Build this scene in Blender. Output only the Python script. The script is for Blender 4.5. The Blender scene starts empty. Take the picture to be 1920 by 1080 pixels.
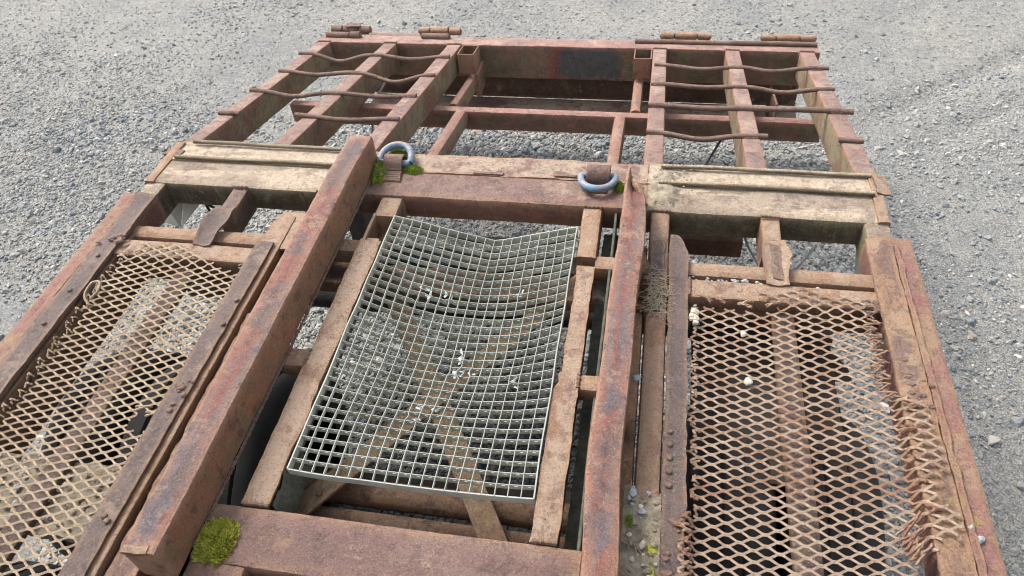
import bpy, bmesh, math, random
import numpy as np
from mathutils import Vector, Matrix, noise as mn

random.seed(11)
rng = np.random.default_rng(11)
sc = bpy.context.scene
col = sc.collection
D = 0.90            # height of the trailer deck above the ground
HC = 1.50           # camera height above the deck

# ---------------------------------------------------------------- camera, sky, sun, exposure
cam_d = bpy.data.cameras.new('camera')
cam = bpy.data.objects.new('camera', cam_d); col.objects.link(cam)
pitch, yaw, roll = math.radians(45.64), math.radians(-13.61), math.radians(5.49)
fw = Vector((math.sin(yaw)*math.cos(pitch), math.cos(yaw)*math.cos(pitch), -math.sin(pitch)))
rt = Vector((math.cos(yaw), -math.sin(yaw), 0)); dn = fw.cross(rt)
r2 = math.cos(roll)*rt + math.sin(roll)*dn
d2 = -math.sin(roll)*rt + math.cos(roll)*dn
M = Matrix((r2, -d2, -fw)).transposed().to_4x4()
M.translation = Vector((0.49, 0.0, D+HC))
cam.matrix_world = M
cam_d.sensor_width = 36; cam_d.lens = 1400/1920*36
cam_d.clip_start = 0.02; cam_d.clip_end = 400
sc.camera = cam
sc.cycles.filter_width = 1.1

w = bpy.data.worlds.new('World'); sc.world = w; w.use_nodes = True
nt = w.node_tree; nt.nodes.clear()
sky = nt.nodes.new('ShaderNodeTexSky'); sky.sky_type = 'NISHITA'; sky.sun_disc = False
SUN_EL, SUN_AZ = math.radians(50), math.radians(-55)
sky.sun_elevation = SUN_EL; sky.sun_rotation = SUN_AZ
sky.air_density = 1.0; sky.dust_density = 4.0; sky.ozone_density = 0.6
hs = nt.nodes.new('ShaderNodeHueSaturation'); hs.inputs['Saturation'].default_value = 0.35
bg = nt.nodes.new('ShaderNodeBackground'); bg.inputs['Strength'].default_value = 0.15
wo = nt.nodes.new('ShaderNodeOutputWorld')
nt.links.new(sky.outputs[0], hs.inputs['Color']); nt.links.new(hs.outputs[0], bg.inputs[0]); nt.links.new(bg.outputs[0], wo.inputs[0])

sd = bpy.data.lights.new('sun', 'SUN'); sd.energy = 1.5; sd.angle = math.radians(18); sd.color = (1.0, 0.96, 0.90)
so = bpy.data.objects.new('sun', sd); col.objects.link(so)
dirv = Vector((math.sin(SUN_AZ)*math.cos(SUN_EL), math.cos(SUN_AZ)*math.cos(SUN_EL), math.sin(SUN_EL)))
so.rotation_euler = dirv.to_track_quat('Z', 'Y').to_euler()
so.location = dirv*20
sc.view_settings.view_transform = 'Standard'; sc.view_settings.look = 'None'
sc.view_settings.exposure = 1.22; sc.view_settings.gamma = 1.0
sc.view_settings.use_curve_mapping = False

# ---------------------------------------------------------------- materials
class NT:
    def __init__(s, name):
        s.m = bpy.data.materials.new(name); s.m.use_nodes = True
        s.t = s.m.node_tree; s.n = s.t.nodes; s.n.clear()
        s.out = s.n.new('ShaderNodeOutputMaterial'); s.b = s.n.new('ShaderNodeBsdfPrincipled')
        s.t.links.new(s.b.outputs[0], s.out.inputs[0])
        s.tc = s.n.new('ShaderNodeNewGeometry')
        s.pos = s.tc.outputs['Position']; s.nor = s.tc.outputs['Normal']
    def link(s, a, b): s.t.links.new(a, b)
    def mapped(s, sx=1, sy=1, sz=1):
        mp = s.n.new('ShaderNodeMapping'); mp.inputs['Scale'].default_value = (sx, sy, sz)
        s.link(s.pos, mp.inputs['Vector']); return mp.outputs[0]
    def noise(s, scale, detail=5, rough=0.6, vec=None, dist=0.0):
        x = s.n.new('ShaderNodeTexNoise'); x.inputs['Scale'].default_value = scale
        x.inputs['Detail'].default_value = detail; x.inputs['Roughness'].default_value = rough
        x.inputs['Distortion'].default_value = dist
        s.link(vec or s.pos, x.inputs['Vector']); return x.outputs['Fac']
    def voro(s, scale, feature='F1', vec=None, out='Distance'):
        x = s.n.new('ShaderNodeTexVoronoi'); x.inputs['Scale'].default_value = scale; x.feature = feature
        s.link(vec or s.pos, x.inputs['Vector']); return x.outputs[out]
    def ramp(s, fac, a, b, inv=False):
        x = s.n.new('ShaderNodeMapRange'); x.inputs[1].default_value = a; x.inputs[2].default_value = b
        x.inputs[3].default_value = 1 if inv else 0; x.inputs[4].default_value = 0 if inv else 1
        s.link(fac, x.inputs[0]); return x.outputs[0]
    def math(s, op, a, b):
        x = s.n.new('ShaderNodeMath'); x.operation = op; x.use_clamp = False
        for i, v in enumerate((a, b)):
            if isinstance(v, (int, float)): x.inputs[i].default_value = v
            else: s.link(v, x.inputs[i])
        return x.outputs[0]
    def mix(s, fac, a, b):
        x = s.n.new('ShaderNodeMix'); x.data_type = 'RGBA'
        if isinstance(fac, (int, float)): x.inputs[0].default_value = fac
        else: s.link(fac, x.inputs[0])
        for i, v in ((6, a), (7, b)):
            if isinstance(v, tuple): x.inputs[i].default_value = (*v, 1)
            else: s.link(v, x.inputs[i])
        return x.outputs[2]
    def nz(s):
        x = s.n.new('ShaderNodeSeparateXYZ'); s.link(s.nor, x.inputs[0]); return x.outputs[2]
    def bump(s, h, strength, dist, prev=None):
        x = s.n.new('ShaderNodeBump'); x.inputs['Strength'].default_value = strength
        x.inputs['Distance'].default_value = dist; s.link(h, x.inputs['Height'])
        if prev: s.link(prev, x.inputs['Normal'])
        return x.outputs[0]
    def set(s, k, v):
        if isinstance(v, (int, float)): s.b.inputs[k].default_value = v
        elif isinstance(v, tuple): s.b.inputs[k].default_value = (*v, 1)
        else: s.link(v, s.b.inputs[k])

def rust(name, paint, alt, dusty=(.36, .23, .16), dust=.5, algae=.7, lichen=.15, along='y', scr=(.16, .13, .13), scrape=.4,
         rough=.85, side=(.085, .060, .036), side2=None, pale=0.0, edge=(.42, .25, .15), wear=.7, patch=False, flk=1.0):
    s = NT(name)
    st = {'x': (.12, 1, 1), 'y': (1, .12, 1), 'z': (1, 1, .12)}[along]
    side2 = side2 or (side[0]*.55, side[1]*.62, side[2]*.6)
    up = s.ramp(s.nz(), .45, .9)
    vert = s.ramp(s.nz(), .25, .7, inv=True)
    # old paint and bare scale in hard-edged patches, scraped along the bar
    base = s.mix(s.ramp(s.noise(4.5, 10, .66, dist=.5), .475, .51), paint, alt)
    streak = s.noise(22, 8, .72, s.mapped(*st), .4)
    base = s.mix(s.math('MULTIPLY', s.ramp(streak, .50, .545), scrape), base, scr)
    # sandy dust caught on top, in drifts
    dn_ = s.math('MULTIPLY', s.ramp(s.noise(6, 12, .80, dist=.25), .60-.24*dust, .65-.24*dust), up)
    base = s.mix(s.math('MULTIPLY', dn_, .80), base, dusty)
    if pale > 0:
        pm = s.math('MULTIPLY', s.ramp(s.noise(4.2, 9, .60, s.mapped(.42, 1.6, 1), .5), .62-.25*pale, .645-.25*pale), up)
        pc = s.mix(s.ramp(s.noise(36, 8, .8), .45, .62), (.66, .545, .41), (.45, .34, .245))
        base = s.mix(s.math('MULTIPLY', pm, .92), base, pc)
    # grime and algae that live on the upright faces
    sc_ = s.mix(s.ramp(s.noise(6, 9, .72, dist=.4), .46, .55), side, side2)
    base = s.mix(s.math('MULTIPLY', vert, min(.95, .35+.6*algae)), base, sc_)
    al2 = s.math('MULTIPLY', s.ramp(s.noise(15, 9, .8, s.mapped(1, 1, .35), .5), .53, .58), vert)
    base = s.mix(s.math('MULTIPLY', al2, algae*.8), base, (.21, .20, .10))
    if lichen > 0:
        lm = s.math('MULTIPLY', s.ramp(s.noise(15, 10, .82), .63-.10*lichen, .65-.10*lichen), s.ramp(s.noise(2.6, 3), .48, .58))
        base = s.mix(s.math('MULTIPLY', lm, .75), base, (.42, .32, .10))
    if patch:   # grey primer and red paint sprayed on the end beam
        sx = s.n.new('ShaderNodeSeparateXYZ'); s.link(s.pos, sx.inputs[0])
        wobx = s.math('ADD', sx.outputs[0], s.math('MULTIPLY', s.noise(7, 6, .6), .16))
        gm = s.math('MULTIPLY', s.ramp(s.math('ABSOLUTE', s.math('SUBTRACT', wobx, .27), 0), .13, .18, inv=True), vert)
        rm = s.math('MULTIPLY', s.ramp(s.math('ABSOLUTE', s.math('SUBTRACT', wobx, .11), 0), .01, .07, inv=True), vert)
        base = s.mix(s.math('MULTIPLY', rm, .8), base, (.30, .05, .04)); base = s.mix(s.math('MULTIPLY', gm, .9), base, (.085, .095, .10))
    fl = s.noise(17, 10, .74, dist=.2)
    base = s.mix(s.math('MULTIPLY', s.ramp(fl, .565, .58), .55), base, (paint[0]*.55, paint[1]*.55, paint[2]*.60))
    base = s.mix(s.math('MULTIPLY', s.ramp(s.noise(14, 10, .78, dist=.2), .60, .612), .5*flk), base, edge)
    # wear on the edges, pitting, fine speckle
    ed = s.math('MULTIPLY', s.ramp(s.tc.outputs['Pointiness'], .512, .545), s.ramp(s.noise(18, 9, .8), .40, .50))
    base = s.mix(s.math('MULTIPLY', ed, wear), base, edge)
    mott = s.noise(70, 9, .85)
    v = s.n.new('ShaderNodeHueSaturation'); s.link(base, v.inputs['Color'])
    val = s.math('ADD', .55, s.math('MULTIPLY', mott, .90)); s.link(val, v.inputs['Value'])
    base = v.outputs[0]
    sp = s.noise(200, 3, .85)
    base = s.mix(s.math('MULTIPLY', s.ramp(sp, .56, .62), .50), base, (.055, .034, .025))
    base = s.mix(s.math('MULTIPLY', s.ramp(s.noise(240, 3, .85, s.mapped(1, 1, 1.3)), .57, .64), .42), base, (.66, .48, .36))
    s.set('Base Color', base)
    s.set('Roughness', s.math('ADD', s.math('MULTIPLY', mott, .3), rough-.2))
    s.b.inputs['Specular IOR Level'].default_value = .35
    flake = s.ramp(s.noise(11, 11, .74, dist=.2), .50, .512)
    n1 = s.bump(flake, .9, .0035)
    n2 = s.bump(s.noise(60, 9, .85), 1.0, .014, n1)
    n3 = s.bump(sp, .8, .003, n2)
    s.set('Normal', n3)
    return s.m

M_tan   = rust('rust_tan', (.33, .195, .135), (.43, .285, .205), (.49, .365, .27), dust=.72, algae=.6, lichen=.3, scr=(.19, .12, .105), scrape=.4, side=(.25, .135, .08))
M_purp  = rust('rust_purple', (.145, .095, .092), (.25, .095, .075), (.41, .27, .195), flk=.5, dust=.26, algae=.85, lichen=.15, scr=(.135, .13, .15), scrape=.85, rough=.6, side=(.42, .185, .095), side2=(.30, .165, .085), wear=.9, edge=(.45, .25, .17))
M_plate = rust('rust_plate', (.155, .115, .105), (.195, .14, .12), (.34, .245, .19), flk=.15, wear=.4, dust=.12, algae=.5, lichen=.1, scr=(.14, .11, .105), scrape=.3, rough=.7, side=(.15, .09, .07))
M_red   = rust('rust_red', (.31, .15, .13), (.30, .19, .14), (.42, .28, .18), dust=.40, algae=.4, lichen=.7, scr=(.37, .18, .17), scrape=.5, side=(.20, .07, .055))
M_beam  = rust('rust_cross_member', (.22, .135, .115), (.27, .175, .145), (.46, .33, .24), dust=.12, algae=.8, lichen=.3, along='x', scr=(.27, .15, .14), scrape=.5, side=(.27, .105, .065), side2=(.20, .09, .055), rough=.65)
M_lip   = rust('rust_cross_lip', (.33, .22, .175), (.25, .15, .125), (.52, .41, .31), dust=.6, algae=.4, lichen=.2, along='x', scr=(.27, .17, .15), scrape=.5, side=(.22, .14, .09))
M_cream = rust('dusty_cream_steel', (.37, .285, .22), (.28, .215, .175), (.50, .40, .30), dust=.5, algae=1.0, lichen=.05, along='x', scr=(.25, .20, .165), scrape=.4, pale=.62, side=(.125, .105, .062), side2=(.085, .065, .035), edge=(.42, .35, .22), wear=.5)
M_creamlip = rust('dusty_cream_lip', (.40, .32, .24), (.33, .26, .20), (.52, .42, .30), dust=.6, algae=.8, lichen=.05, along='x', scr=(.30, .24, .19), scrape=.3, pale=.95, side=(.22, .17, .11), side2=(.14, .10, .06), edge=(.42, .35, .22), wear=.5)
M_tail  = rust('rust_tail_rail', (.26, .185, .165), (.32, .22, .185), (.43, .33, .265), dust=.40, algae=1.0, lichen=.3, scr=(.24, .16, .155), scrape=.45, side=(.30, .25, .15), side2=(.24, .135, .085), edge=(.42, .20, .14))
M_tailx = rust('rust_tail_cross', (.33, .205, .175), (.28, .185, .16), (.46, .32, .26), dust=.45, algae=.85, lichen=.25, along='x', scr=(.40, .19, .17), scrape=.5, side=(.24, .135, .09), side2=(.15, .10, .06), edge=(.45, .22, .17))
M_end   = rust('rust_end_beam', (.34, .215, .185), (.29, .195, .17), (.46, .32, .26), dust=.45, algae=.85, lichen=.25, along='x', scr=(.40, .19, .17), scrape=.5, side=(.26, .155, .10), side2=(.16, .12, .07), edge=(.45, .22, .17), patch=True)
M_dark  = rust('rust_under', (.13, .075, .055), (.16, .09, .065), (.22, .155, .11), dust=.4, algae=.5, lichen=0, along='x', scr=(.10, .07, .055), scrape=.3, side=(.13, .065, .048))
M_rod   = rust('rust_rod', (.20, .128, .105), (.26, .17, .135), (.34, .23, .17), dust=.3, algae=.1, lichen=.2, along='x', scr=(.165, .105, .09), scrape=.4, side=(.20, .12, .09), wear=.1)
M_mesh  = rust('rust_expanded_metal', (.55, .42, .27), (.48, .34, .22), (.64, .51, .36), dust=.6, algae=.1, lichen=.05, scr=(.46, .32, .21), scrape=.35, side=(.42, .29, .18), wear=.1)
M_meshr = rust('rust_expanded_metal_orange', (.52, .36, .245), (.46, .27, .17), (.62, .48, .36), dust=.6, algae=.1, lichen=.05, scr=(.38, .21, .13), scrape=.5, side=(.36, .22, .13), wear=.1)
M_fray  = rust('rust_frayed_ends', (.36, .19, .12), (.44, .27, .18), (.48, .33, .23), dust=.4, algae=.1, lichen=.0, scr=(.28, .12, .07), scrape=.5, side=(.28, .14, .08), wear=.1)
M_strut = rust('rust_yellow_strut', (.34, .235, .145), (.25, .16, .10), (.40, .31, .20), dust=.5, algae=.2, lichen=.4, scr=(.30, .18, .11), scrape=.3, side=(.20, .12, .07))

def galv(name, c=(.47, .485, .42), c2=(.36, .375, .33), grime=.5):
    s = NT(name)
    b = s.mix(s.ramp(s.noise(14, 5), .4, .62), c, c2)
    b = s.mix(s.math('MULTIPLY', s.ramp(s.noise(6, 6, .7), .50, .68), grime), b, (.26, .22, .14))
    b = s.mix(s.math('MULTIPLY', s.ramp(s.noise(120, 3, .8), .55, .7), .4), b, (.13, .135, .12))
    b = s.mix(s.math('MULTIPLY', s.ramp(s.noise(9, 5, .8), .64, .70), .7), b, (.28, .15, .07))
    b = s.mix(s.math('MULTIPLY', s.ramp(s.nz(), .5, .9), .65), b, (.18, .20, .19))  # tops darker than upright faces: light on the walls put into the colour
    s.set('Base Color', b); s.set('Metallic', .0); s.set('Roughness', s.math('ADD', s.math('MULTIPLY', s.noise(30), .25), .38))
    s.set('Normal', s.bump(s.noise(90, 5, .7), .4, .002)); return s.m
M_galv = galv('galvanised_steel'); M_galvb = galv('bright_bent_metal', (.66, .68, .68), (.50, .54, .54), .2)

def blue():
    s = NT('chipped_blue_paint')
    chip = s.ramp(s.noise(70, 8, .75), .47, .49)
    up = s.math('MULTIPLY', s.ramp(s.nz(), .55, .95), s.ramp(s.noise(35, 5, .7), .40, .50))
    b = s.mix(s.ramp(s.noise(30, 4), .35, .7), (.012, .14, .31), (.07, .27, .43))
    b = s.mix(s.math('MULTIPLY', chip, .6), b, (.26, .20, .17)); b = s.mix(s.math('MULTIPLY', up, .6), b, (.30, .20, .15))
    s.set('Base Color', b); s.set('Roughness', .55); s.set('Normal', s.bump(chip, .6, .001)); return s.m
M_blue = blue()

def simple(name, c, c2, scale=30, rough=.9, bs=.5, bd=.004, bsc=80, sheen=0):
    s = NT(name)
    b = s.mix(s.ramp(s.noise(scale, 6, .7), .38, .64), c, c2)
    s.set('Base Color', b); s.set('Roughness', rough); s.set('Normal', s.bump(s.noise(bsc, 6, .75), bs, bd)); return s.m
M_rubber = simple('tyre_rubber', (.010, .010, .011), (.020, .019, .018), 12, .8, .3, .003)
M_black  = simple('black_cable', (.02, .02, .022), (.035, .035, .037), 30, .55)
M_grey   = simple('grey_cable', (.25, .26, .26), (.35, .36, .35), 30, .6)
M_dirt   = simple('packed_dirt', (.36, .31, .23), (.16, .13, .095), 35, .98, .9, .012, 60)
M_twine  = simple('straw_twine', (.46, .39, .28), (.30, .24, .16), 120, .95)
M_straw  = simple('dry_straw', (.42, .33, .20), (.28, .23, .15), 20, .9)
M_void   = simple('dark_chassis_steel', (.030, .026, .024), (.055, .042, .034), 20, .85)
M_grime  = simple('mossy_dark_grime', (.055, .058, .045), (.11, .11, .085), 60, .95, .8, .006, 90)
M_slate  = simple('slate_stone', (.22, .24, .26), (.34, .36, .38), 60, .85)
M_pale   = simple('pale_stone', (.50, .44, .36), (.38, .33, .27), 60, .9)

def moss_mat(name, a, b, c):
    s = NT(name); r = s.n.new('ShaderNodeNewGeometry')
    k = s.mix(s.ramp(s.noise(90, 4, .7), .35, .65), a, b)
    k = s.mix(s.ramp(s.noise(25, 4, .7), .62, .68), k, c)
    s.set('Base Color', k); s.set('Roughness', .95); s.b.inputs['Specular IOR Level'].default_value = .15; return s.m
M_mossY = moss_mat('yellow_green_moss', (.46, .45, .08), (.27, .29, .045), (.33, .28, .15))
M_mossG = moss_mat('deep_green_moss', (.19, .25, .03), (.10, .15, .02), (.28, .27, .10))

def stone_mat():
    s = NT('gravel_stone')
    oi = s.n.new('ShaderNodeObjectInfo')
    rp = s.n.new('ShaderNodeValToRGB'); cr = rp.color_ramp; cr.interpolation = 'LINEAR'
    cols = [(0, (.07, .085, .10)), (.25, (.15, .175, .195)), (.5, (.27, .275, .265)), (.7, (.18, .20, .22)), (.85, (.36, .345, .31)), (.93, (.30, .255, .20)), (1, (.60, .60, .59))]
    cr.elements[0].position = 0; cr.elements[0].color = (*cols[0][1], 1)
    cr.elements[1].position = 1; cr.elements[1].color = (*cols[-1][1], 1)
    for p, c in cols[1:-1]:
        e = cr.elements.new(p); e.color = (*c, 1)
    s.link(oi.outputs['Random'], rp.inputs[0])
    dust = s.ramp(s.noise(1.3, 4, .6), .40, .60)
    b = s.mix(s.math('MULTIPLY', s.ramp(s.noise(140, 4, .7), .45, .62), .45), rp.outputs[0], (.34, .34, .33))
    b = s.mix(s.math('MULTIPLY', dust, .42), b, (.36, .34, .295))
    b = s.mix(s.math('MULTIPLY', under_shade(s), .85), b, (.04, .04, .042))  # stones under the trailer darkened with painted shade
    s.set('Base Color', b); s.set('Roughness', .9); s.set('Normal', s.bump(s.noise(160, 4, .7), .5, .003)); return s.m

def under_shade(s):
    """shade below the middle of the trailer, painted into ground and stone colour"""
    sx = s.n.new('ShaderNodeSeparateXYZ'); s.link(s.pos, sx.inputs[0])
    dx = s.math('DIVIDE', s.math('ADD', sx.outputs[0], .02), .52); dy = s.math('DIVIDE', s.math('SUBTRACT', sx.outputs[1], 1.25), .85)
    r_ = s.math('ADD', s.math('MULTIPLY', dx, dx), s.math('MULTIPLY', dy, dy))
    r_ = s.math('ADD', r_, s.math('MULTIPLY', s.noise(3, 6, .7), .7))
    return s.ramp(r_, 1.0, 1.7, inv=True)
def ground_mat():
    s = NT('packed_gravel_ground')
    b = s.mix(s.ramp(s.noise(.85, 7, .62, dist=.5), .44, .56), (.36, .345, .305), (.27, .27, .26))
    b = s.mix(s.ramp(s.noise(6, 8, .75), .47, .62), b, (.38, .365, .325))
    b = s.mix(s.math('MULTIPLY', s.ramp(s.noise(26, 9, .85), .48, .58), .7), b, (.16, .168, .172))
    v = s.voro(190, out='Color'); vv = s.n.new('ShaderNodeSeparateColor'); s.link(v, vv.inputs[0])
    b = s.mix(s.math('MULTIPLY', s.ramp(vv.outputs[0], .62, .75), .65), b, (.12, .135, .145))
    b = s.mix(s.math('MULTIPLY', s.ramp(vv.outputs[1], .80, .88), .7), b, (.46, .45, .42))
    v2 = s.voro(420, out='Color'); v3 = s.n.new('ShaderNodeSeparateColor'); s.link(v2, v3.inputs[0])
    b = s.mix(s.math('MULTIPLY', s.ramp(v3.outputs[0], .55, .8), .5), b, (.15, .15, .145))
    b = s.mix(s.math('MULTIPLY', under_shade(s), .88), b, (.035, .035, .036))  # shade under the trailer painted into the ground colour
    s.set('Base Color', b); s.set('Roughness', .95)
    s.b.inputs['Specular IOR Level'].default_value = .2
    n1 = s.bump(s.ramp(s.voro(170), 0, .6, inv=True), .8, .006)
    n2 = s.bump(s.noise(300, 4, .8), .7, .003, n1)
    n3 = s.bump(s.noise(30, 8, .75), .7, .02, n2)
    s.set('Normal', n3); return s.m
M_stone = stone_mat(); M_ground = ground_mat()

# ---------------------------------------------------------------- mesh helpers
OFF = Vector((0, 0, D))
def link(name, me, mat, parent=None, label=None, smooth=40):
    o = bpy.data.objects.new(name, me); col.objects.link(o)
    if mat and not me.materials: me.materials.append(mat)
    if parent is not None:
        o.parent = parent
    if label: o['label'] = label
    if smooth:
        me.shade_smooth() if hasattr(me, 'shade_smooth') else None
        try: me.set_sharp_from_angle(angle=math.radians(smooth))
        except Exception: pass
    return o
def mesh(name, vs, fs, origin=None):
    """vertices are given in deck coordinates (z = 0 on the deck); origin is the world place of the owning thing"""
    org = origin if origin is not None else Vector((0, 0, 0))
    me = bpy.data.meshes.new(name)
    me.from_pydata([(v[0]-org[0], v[1]-org[1], v[2]+D-org[2]) for v in vs], [], fs); me.validate(); me.update()
    return me
ORG = Vector((0, 1.0, 0))        # trailer root, on the ground

def wob(p, amp, f=7.0, seed=0.0):
    q = Vector((p[0]*f+seed, p[1]*f-seed, p[2]*f+seed*.5))
    n = mn.noise_vector(q*.6); m = mn.noise_vector(q*6.3)
    return Vector(p) + amp*.8*n + amp*.28*m

def rsection(u0, u1, v0, v1, r, step):
    pts = []
    def edge(a, b):
        L = math.dist(a, b); n = max(1, int(L/step))
        for i in range(n): pts.append((a[0]+(b[0]-a[0])*i/n, a[1]+(b[1]-a[1])*i/n))
    cs = [((u0+r, v0), (u1-r, v0), (u1-r, v0+r), -90), ((u1, v0+r), (u1, v1-r), (u1-r, v1-r), 0),
          ((u1-r, v1), (u0+r, v1), (u0+r, v1-r), 90), ((u0, v1-r), (u0, v0+r), (u0+r, v0+r), 180)]
    for a, b, c, ang in cs:
        edge(a, b); pts.append(b)
        am = math.radians(ang+45 if ang != -90 else -45)
        pts.append((c[0]+r*math.cos(am), c[1]+r*math.sin(am)))
    return pts

def loft(rings, closed=True, caps=True):
    vs, fs = [], []; n = len(rings[0])
    for r in rings: vs += r
    for i in range(len(rings)-1):
        for j in range(n if closed else n-1):
            k = (j+1) % n
            fs.append((i*n+j, i*n+k, (i+1)*n+k, (i+1)*n+j))
    if caps:
        fs.append(tuple(range(n))[::-1]); fs.append(tuple((len(rings)-1)*n+j for j in range(n)))
    return vs, fs

def fixnormals(me):
    bm = bmesh.new(); bm.from_mesh(me); bmesh.ops.recalc_face_normals(bm, faces=bm.faces); bm.to_mesh(me); bm.free()

def beam(name, axis, a0, a1, u0, u1, v0, v1, mat, parent, r=.006, amp=.0022, tf=None, step=.02, label=None, org=ORG, seed=None, shape=None):
    """a bar along an axis: x -> (u,v)=(y,z); y -> (x,z); z -> (x,y)"""
    sd_ = seed if seed is not None else random.uniform(0, 50)
    sec = rsection(u0, u1, v0, v1, min(r, (u1-u0)/2.3, (v1-v0)/2.3), step)
    n = max(2, int(abs(a1-a0)/step)); rings = []
    for i in range(n+1):
        a = a0+(a1-a0)*i/n; ring = []
        for (u, v) in sec:
            p = (a, u, v) if axis == 'x' else (u, a, v) if axis == 'y' else (u, v, a)
            if shape: p = shape(Vector(p))
            p = wob(p, amp, 7, sd_)
            if tf: p = tf(p)
            ring.append(tuple(p))
        rings.append(ring)
    vs, fs = loft(rings)
    me = mesh(name, vs, fs, org); fixnormals(me)
    return link(name, me, mat, parent, label)

def tail(p):       # the tail slopes down behind the cross member
    return Vector((p[0], p[1], p[2] - max(0.0, p[1]-1.95)*0.2122))

def plate(name, axis, a0, a1, e0, e1, z, th, mat, parent, nt_=6, step=.012, amp=.0012, tear=0.004, tf=None, label=None, org=ORG):
    """a thin sheet: edges e0(a), e1(a) across, top height z(a,t)"""
    sd_ = random.uniform(0, 50); n = max(2, int(abs(a1-a0)/step)); top, bot = [], []
    f0 = e0 if callable(e0) else (lambda a: e0); f1 = e1 if callable(e1) else (lambda a: e1)
    fz = z if callable(z) else (lambda a, t: z)
    for i in range(n+1):
        a = a0+(a1-a0)*i/n; rt_, rb = [], []
        l = f0(a)+tear*mn.noise(Vector((a*22, sd_, 0)))+tear*.5*mn.noise(Vector((a*75, sd_, 3)))
        r = f1(a)+tear*mn.noise(Vector((a*22, sd_, 9)))+tear*.5*mn.noise(Vector((a*75, sd_, 13)))
        for j in range(nt_+1):
            t = j/nt_; u = l+(r-l)*t
            aa = a + ((tear*1.6*mn.noise(Vector((u*40, sd_, 5)))) if i in (0, n) else 0)
            p = Vector((aa, u, fz(a, t)) if axis == 'x' else (u, aa, fz(a, t)))
            p = wob(p, amp, 8, sd_); q = p-Vector((0, 0, th))
            if tf: p, q = tf(p), tf(q)
            rt_.append(tuple(p)); rb.append(tuple(q))
        top.append(rt_); bot.append(rb)
    rings = [top[i]+bot[i][::-1] for i in range(n+1)]
    vs, fs = loft(rings); me = mesh(name, vs, fs, org); fixnormals(me)
    return link(name, me, mat, parent, label)

def tube_geo(pts, rad, n=8, ribs=0.0):
    pts = [Vector(p) for p in pts]; rings = []
    ref = Vector((0, 0, 1))
    for i, p in enumerate(pts):
        d = (pts[min(i+1, len(pts)-1)]-pts[max(i-1, 0)]).normalized()
        rf = ref if abs(d.dot(ref)) < .95 else Vector((1, 0, 0))
        u = d.cross(rf).normalized(); v = u.cross(d).normalized()
        rr = rad(i) if callable(rad) else rad
        if ribs: rr *= 1+ribs*(1 if (i % 3) == 0 else -.3)
        rings.append([tuple(p+rr*(math.cos(2*math.pi*k/n)*u+math.sin(2*math.pi*k/n)*v)) for k in range(n)])
    return loft(rings)
def tube(name, pts, rad, mat, parent, n=8, ribs=0.0, label=None, org=ORG):
    vs, fs = tube_geo(pts, rad, n, ribs); me = mesh(name, vs, fs, org); fixnormals(me)
    return link(name, me, mat, parent, label, 50)
def smooth_path(pts, per=8):
    out = []; P = [Vector(p) for p in pts]; P = [2*P[0]-P[1]]+P+[2*P[-1]-P[-2]]
    for i in range(1, len(P)-2):
        for k in range(per):
            t = k/per; a, b, c, d = P[i-1:i+3]
            out.append(.5*((2*b)+(-a+c)*t+(2*a-5*b+4*c-d)*t*t+(-a+3*b-3*c+d)*t**3))
    out.append(P[-2]); return out
def merge(parts):
    vs, fs = [], []
    for v, f in parts:
        o = len(vs); vs += v; fs += [tuple(i+o for i in x) for x in f]
    return vs, fs
def tag(o, label, cat, group=None, kind=None):
    if label: o['label'] = label
    if cat: o['category'] = cat
    if group: o['group'] = group
    if kind: o['kind'] = kind
    return o

# ---------------------------------------------------------------- ground
def rut(x, y):
    # a worn wheel track curving away on the right
    d_ = (y-3.80) - .73*(x-1.73) + .05*math.sin(x*1.7)
    return math.exp(-(d_/.10)**2)*max(0, min(1, (x-1.3)/.5)) + .6*math.exp(-((d_+.42)/.08)**2)*max(0, min(1, (x-1.6)/.5))
def gz(x, y):
    return (-.026*rut(x, y)+.022*mn.noise(Vector((x*.55, y*.55, 1.3))) + .010*mn.noise(Vector((x*2.3, y*2.3, 4.1))) + .004*mn.noise(Vector((x*9, y*9, 7.7))))
xs = sorted(set([-60, -40, -25, -15, -9] + [round(-6+.04*i, 3) for i in range(256)] + [6.5, 9, 15, 25, 40, 60]))
ys = sorted(set([-60, -35, -20, -10, -5, -2.5] + [round(-1+.04*i, 3) for i in range(180)] + [7.5, 10, 15, 25, 45, 80]))
gv = [(x, y, gz(x, y) if (-6.1 < x < 4.3 and -1.1 < y < 6.3) else 0) for y in ys for x in xs]
nx = len(xs)
gf = [(j*nx+i, j*nx+i+1, (j+1)*nx+i+1, (j+1)*nx+i) for j in range(len(ys)-1) for i in range(nx-1)]
gme = bpy.data.meshes.new('ground'); gme.from_pydata(gv, [], gf); gme.update()
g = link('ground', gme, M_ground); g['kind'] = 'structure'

# gravel: loose stones, one stuff object of instanced rocks
N = 420000
px = rng.uniform(-5.4, 3.9, N); py = rng.uniform(0.2, 6.2, N)
def fnoise(x, y, f, s): return np.array([mn.noise(Vector((a*f, b*f, s))) for a, b in zip(x, y)])
dn1 = fnoise(px, py, .9, 2.0)
under = (np.abs(px) < 1.5) & (py < 3.6)
dens = .40+1.05*dn1+.5*fnoise(px, py, 3.1, 5.0) + np.where(under, .45, 0)
far = np.clip((py-3.5)/.9, 0, 1); left_ = np.clip((-px-1.2)/1.2, 0, 1)
dens = dens*(1-.68*far) + .06*left_*(1-far)
rt_ = np.array([rut(a, b) for a, b in zip(px, py)])
dens = np.where((px > 1.3), dens*.8, dens)+.35*rt_
keep = rng.uniform(0, 1, N) < np.clip(dens, .10, 1)
px, py, under = px[keep], py[keep], under[keep]; n_ = len(px)
u = rng.uniform(0, 1, n_)
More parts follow.
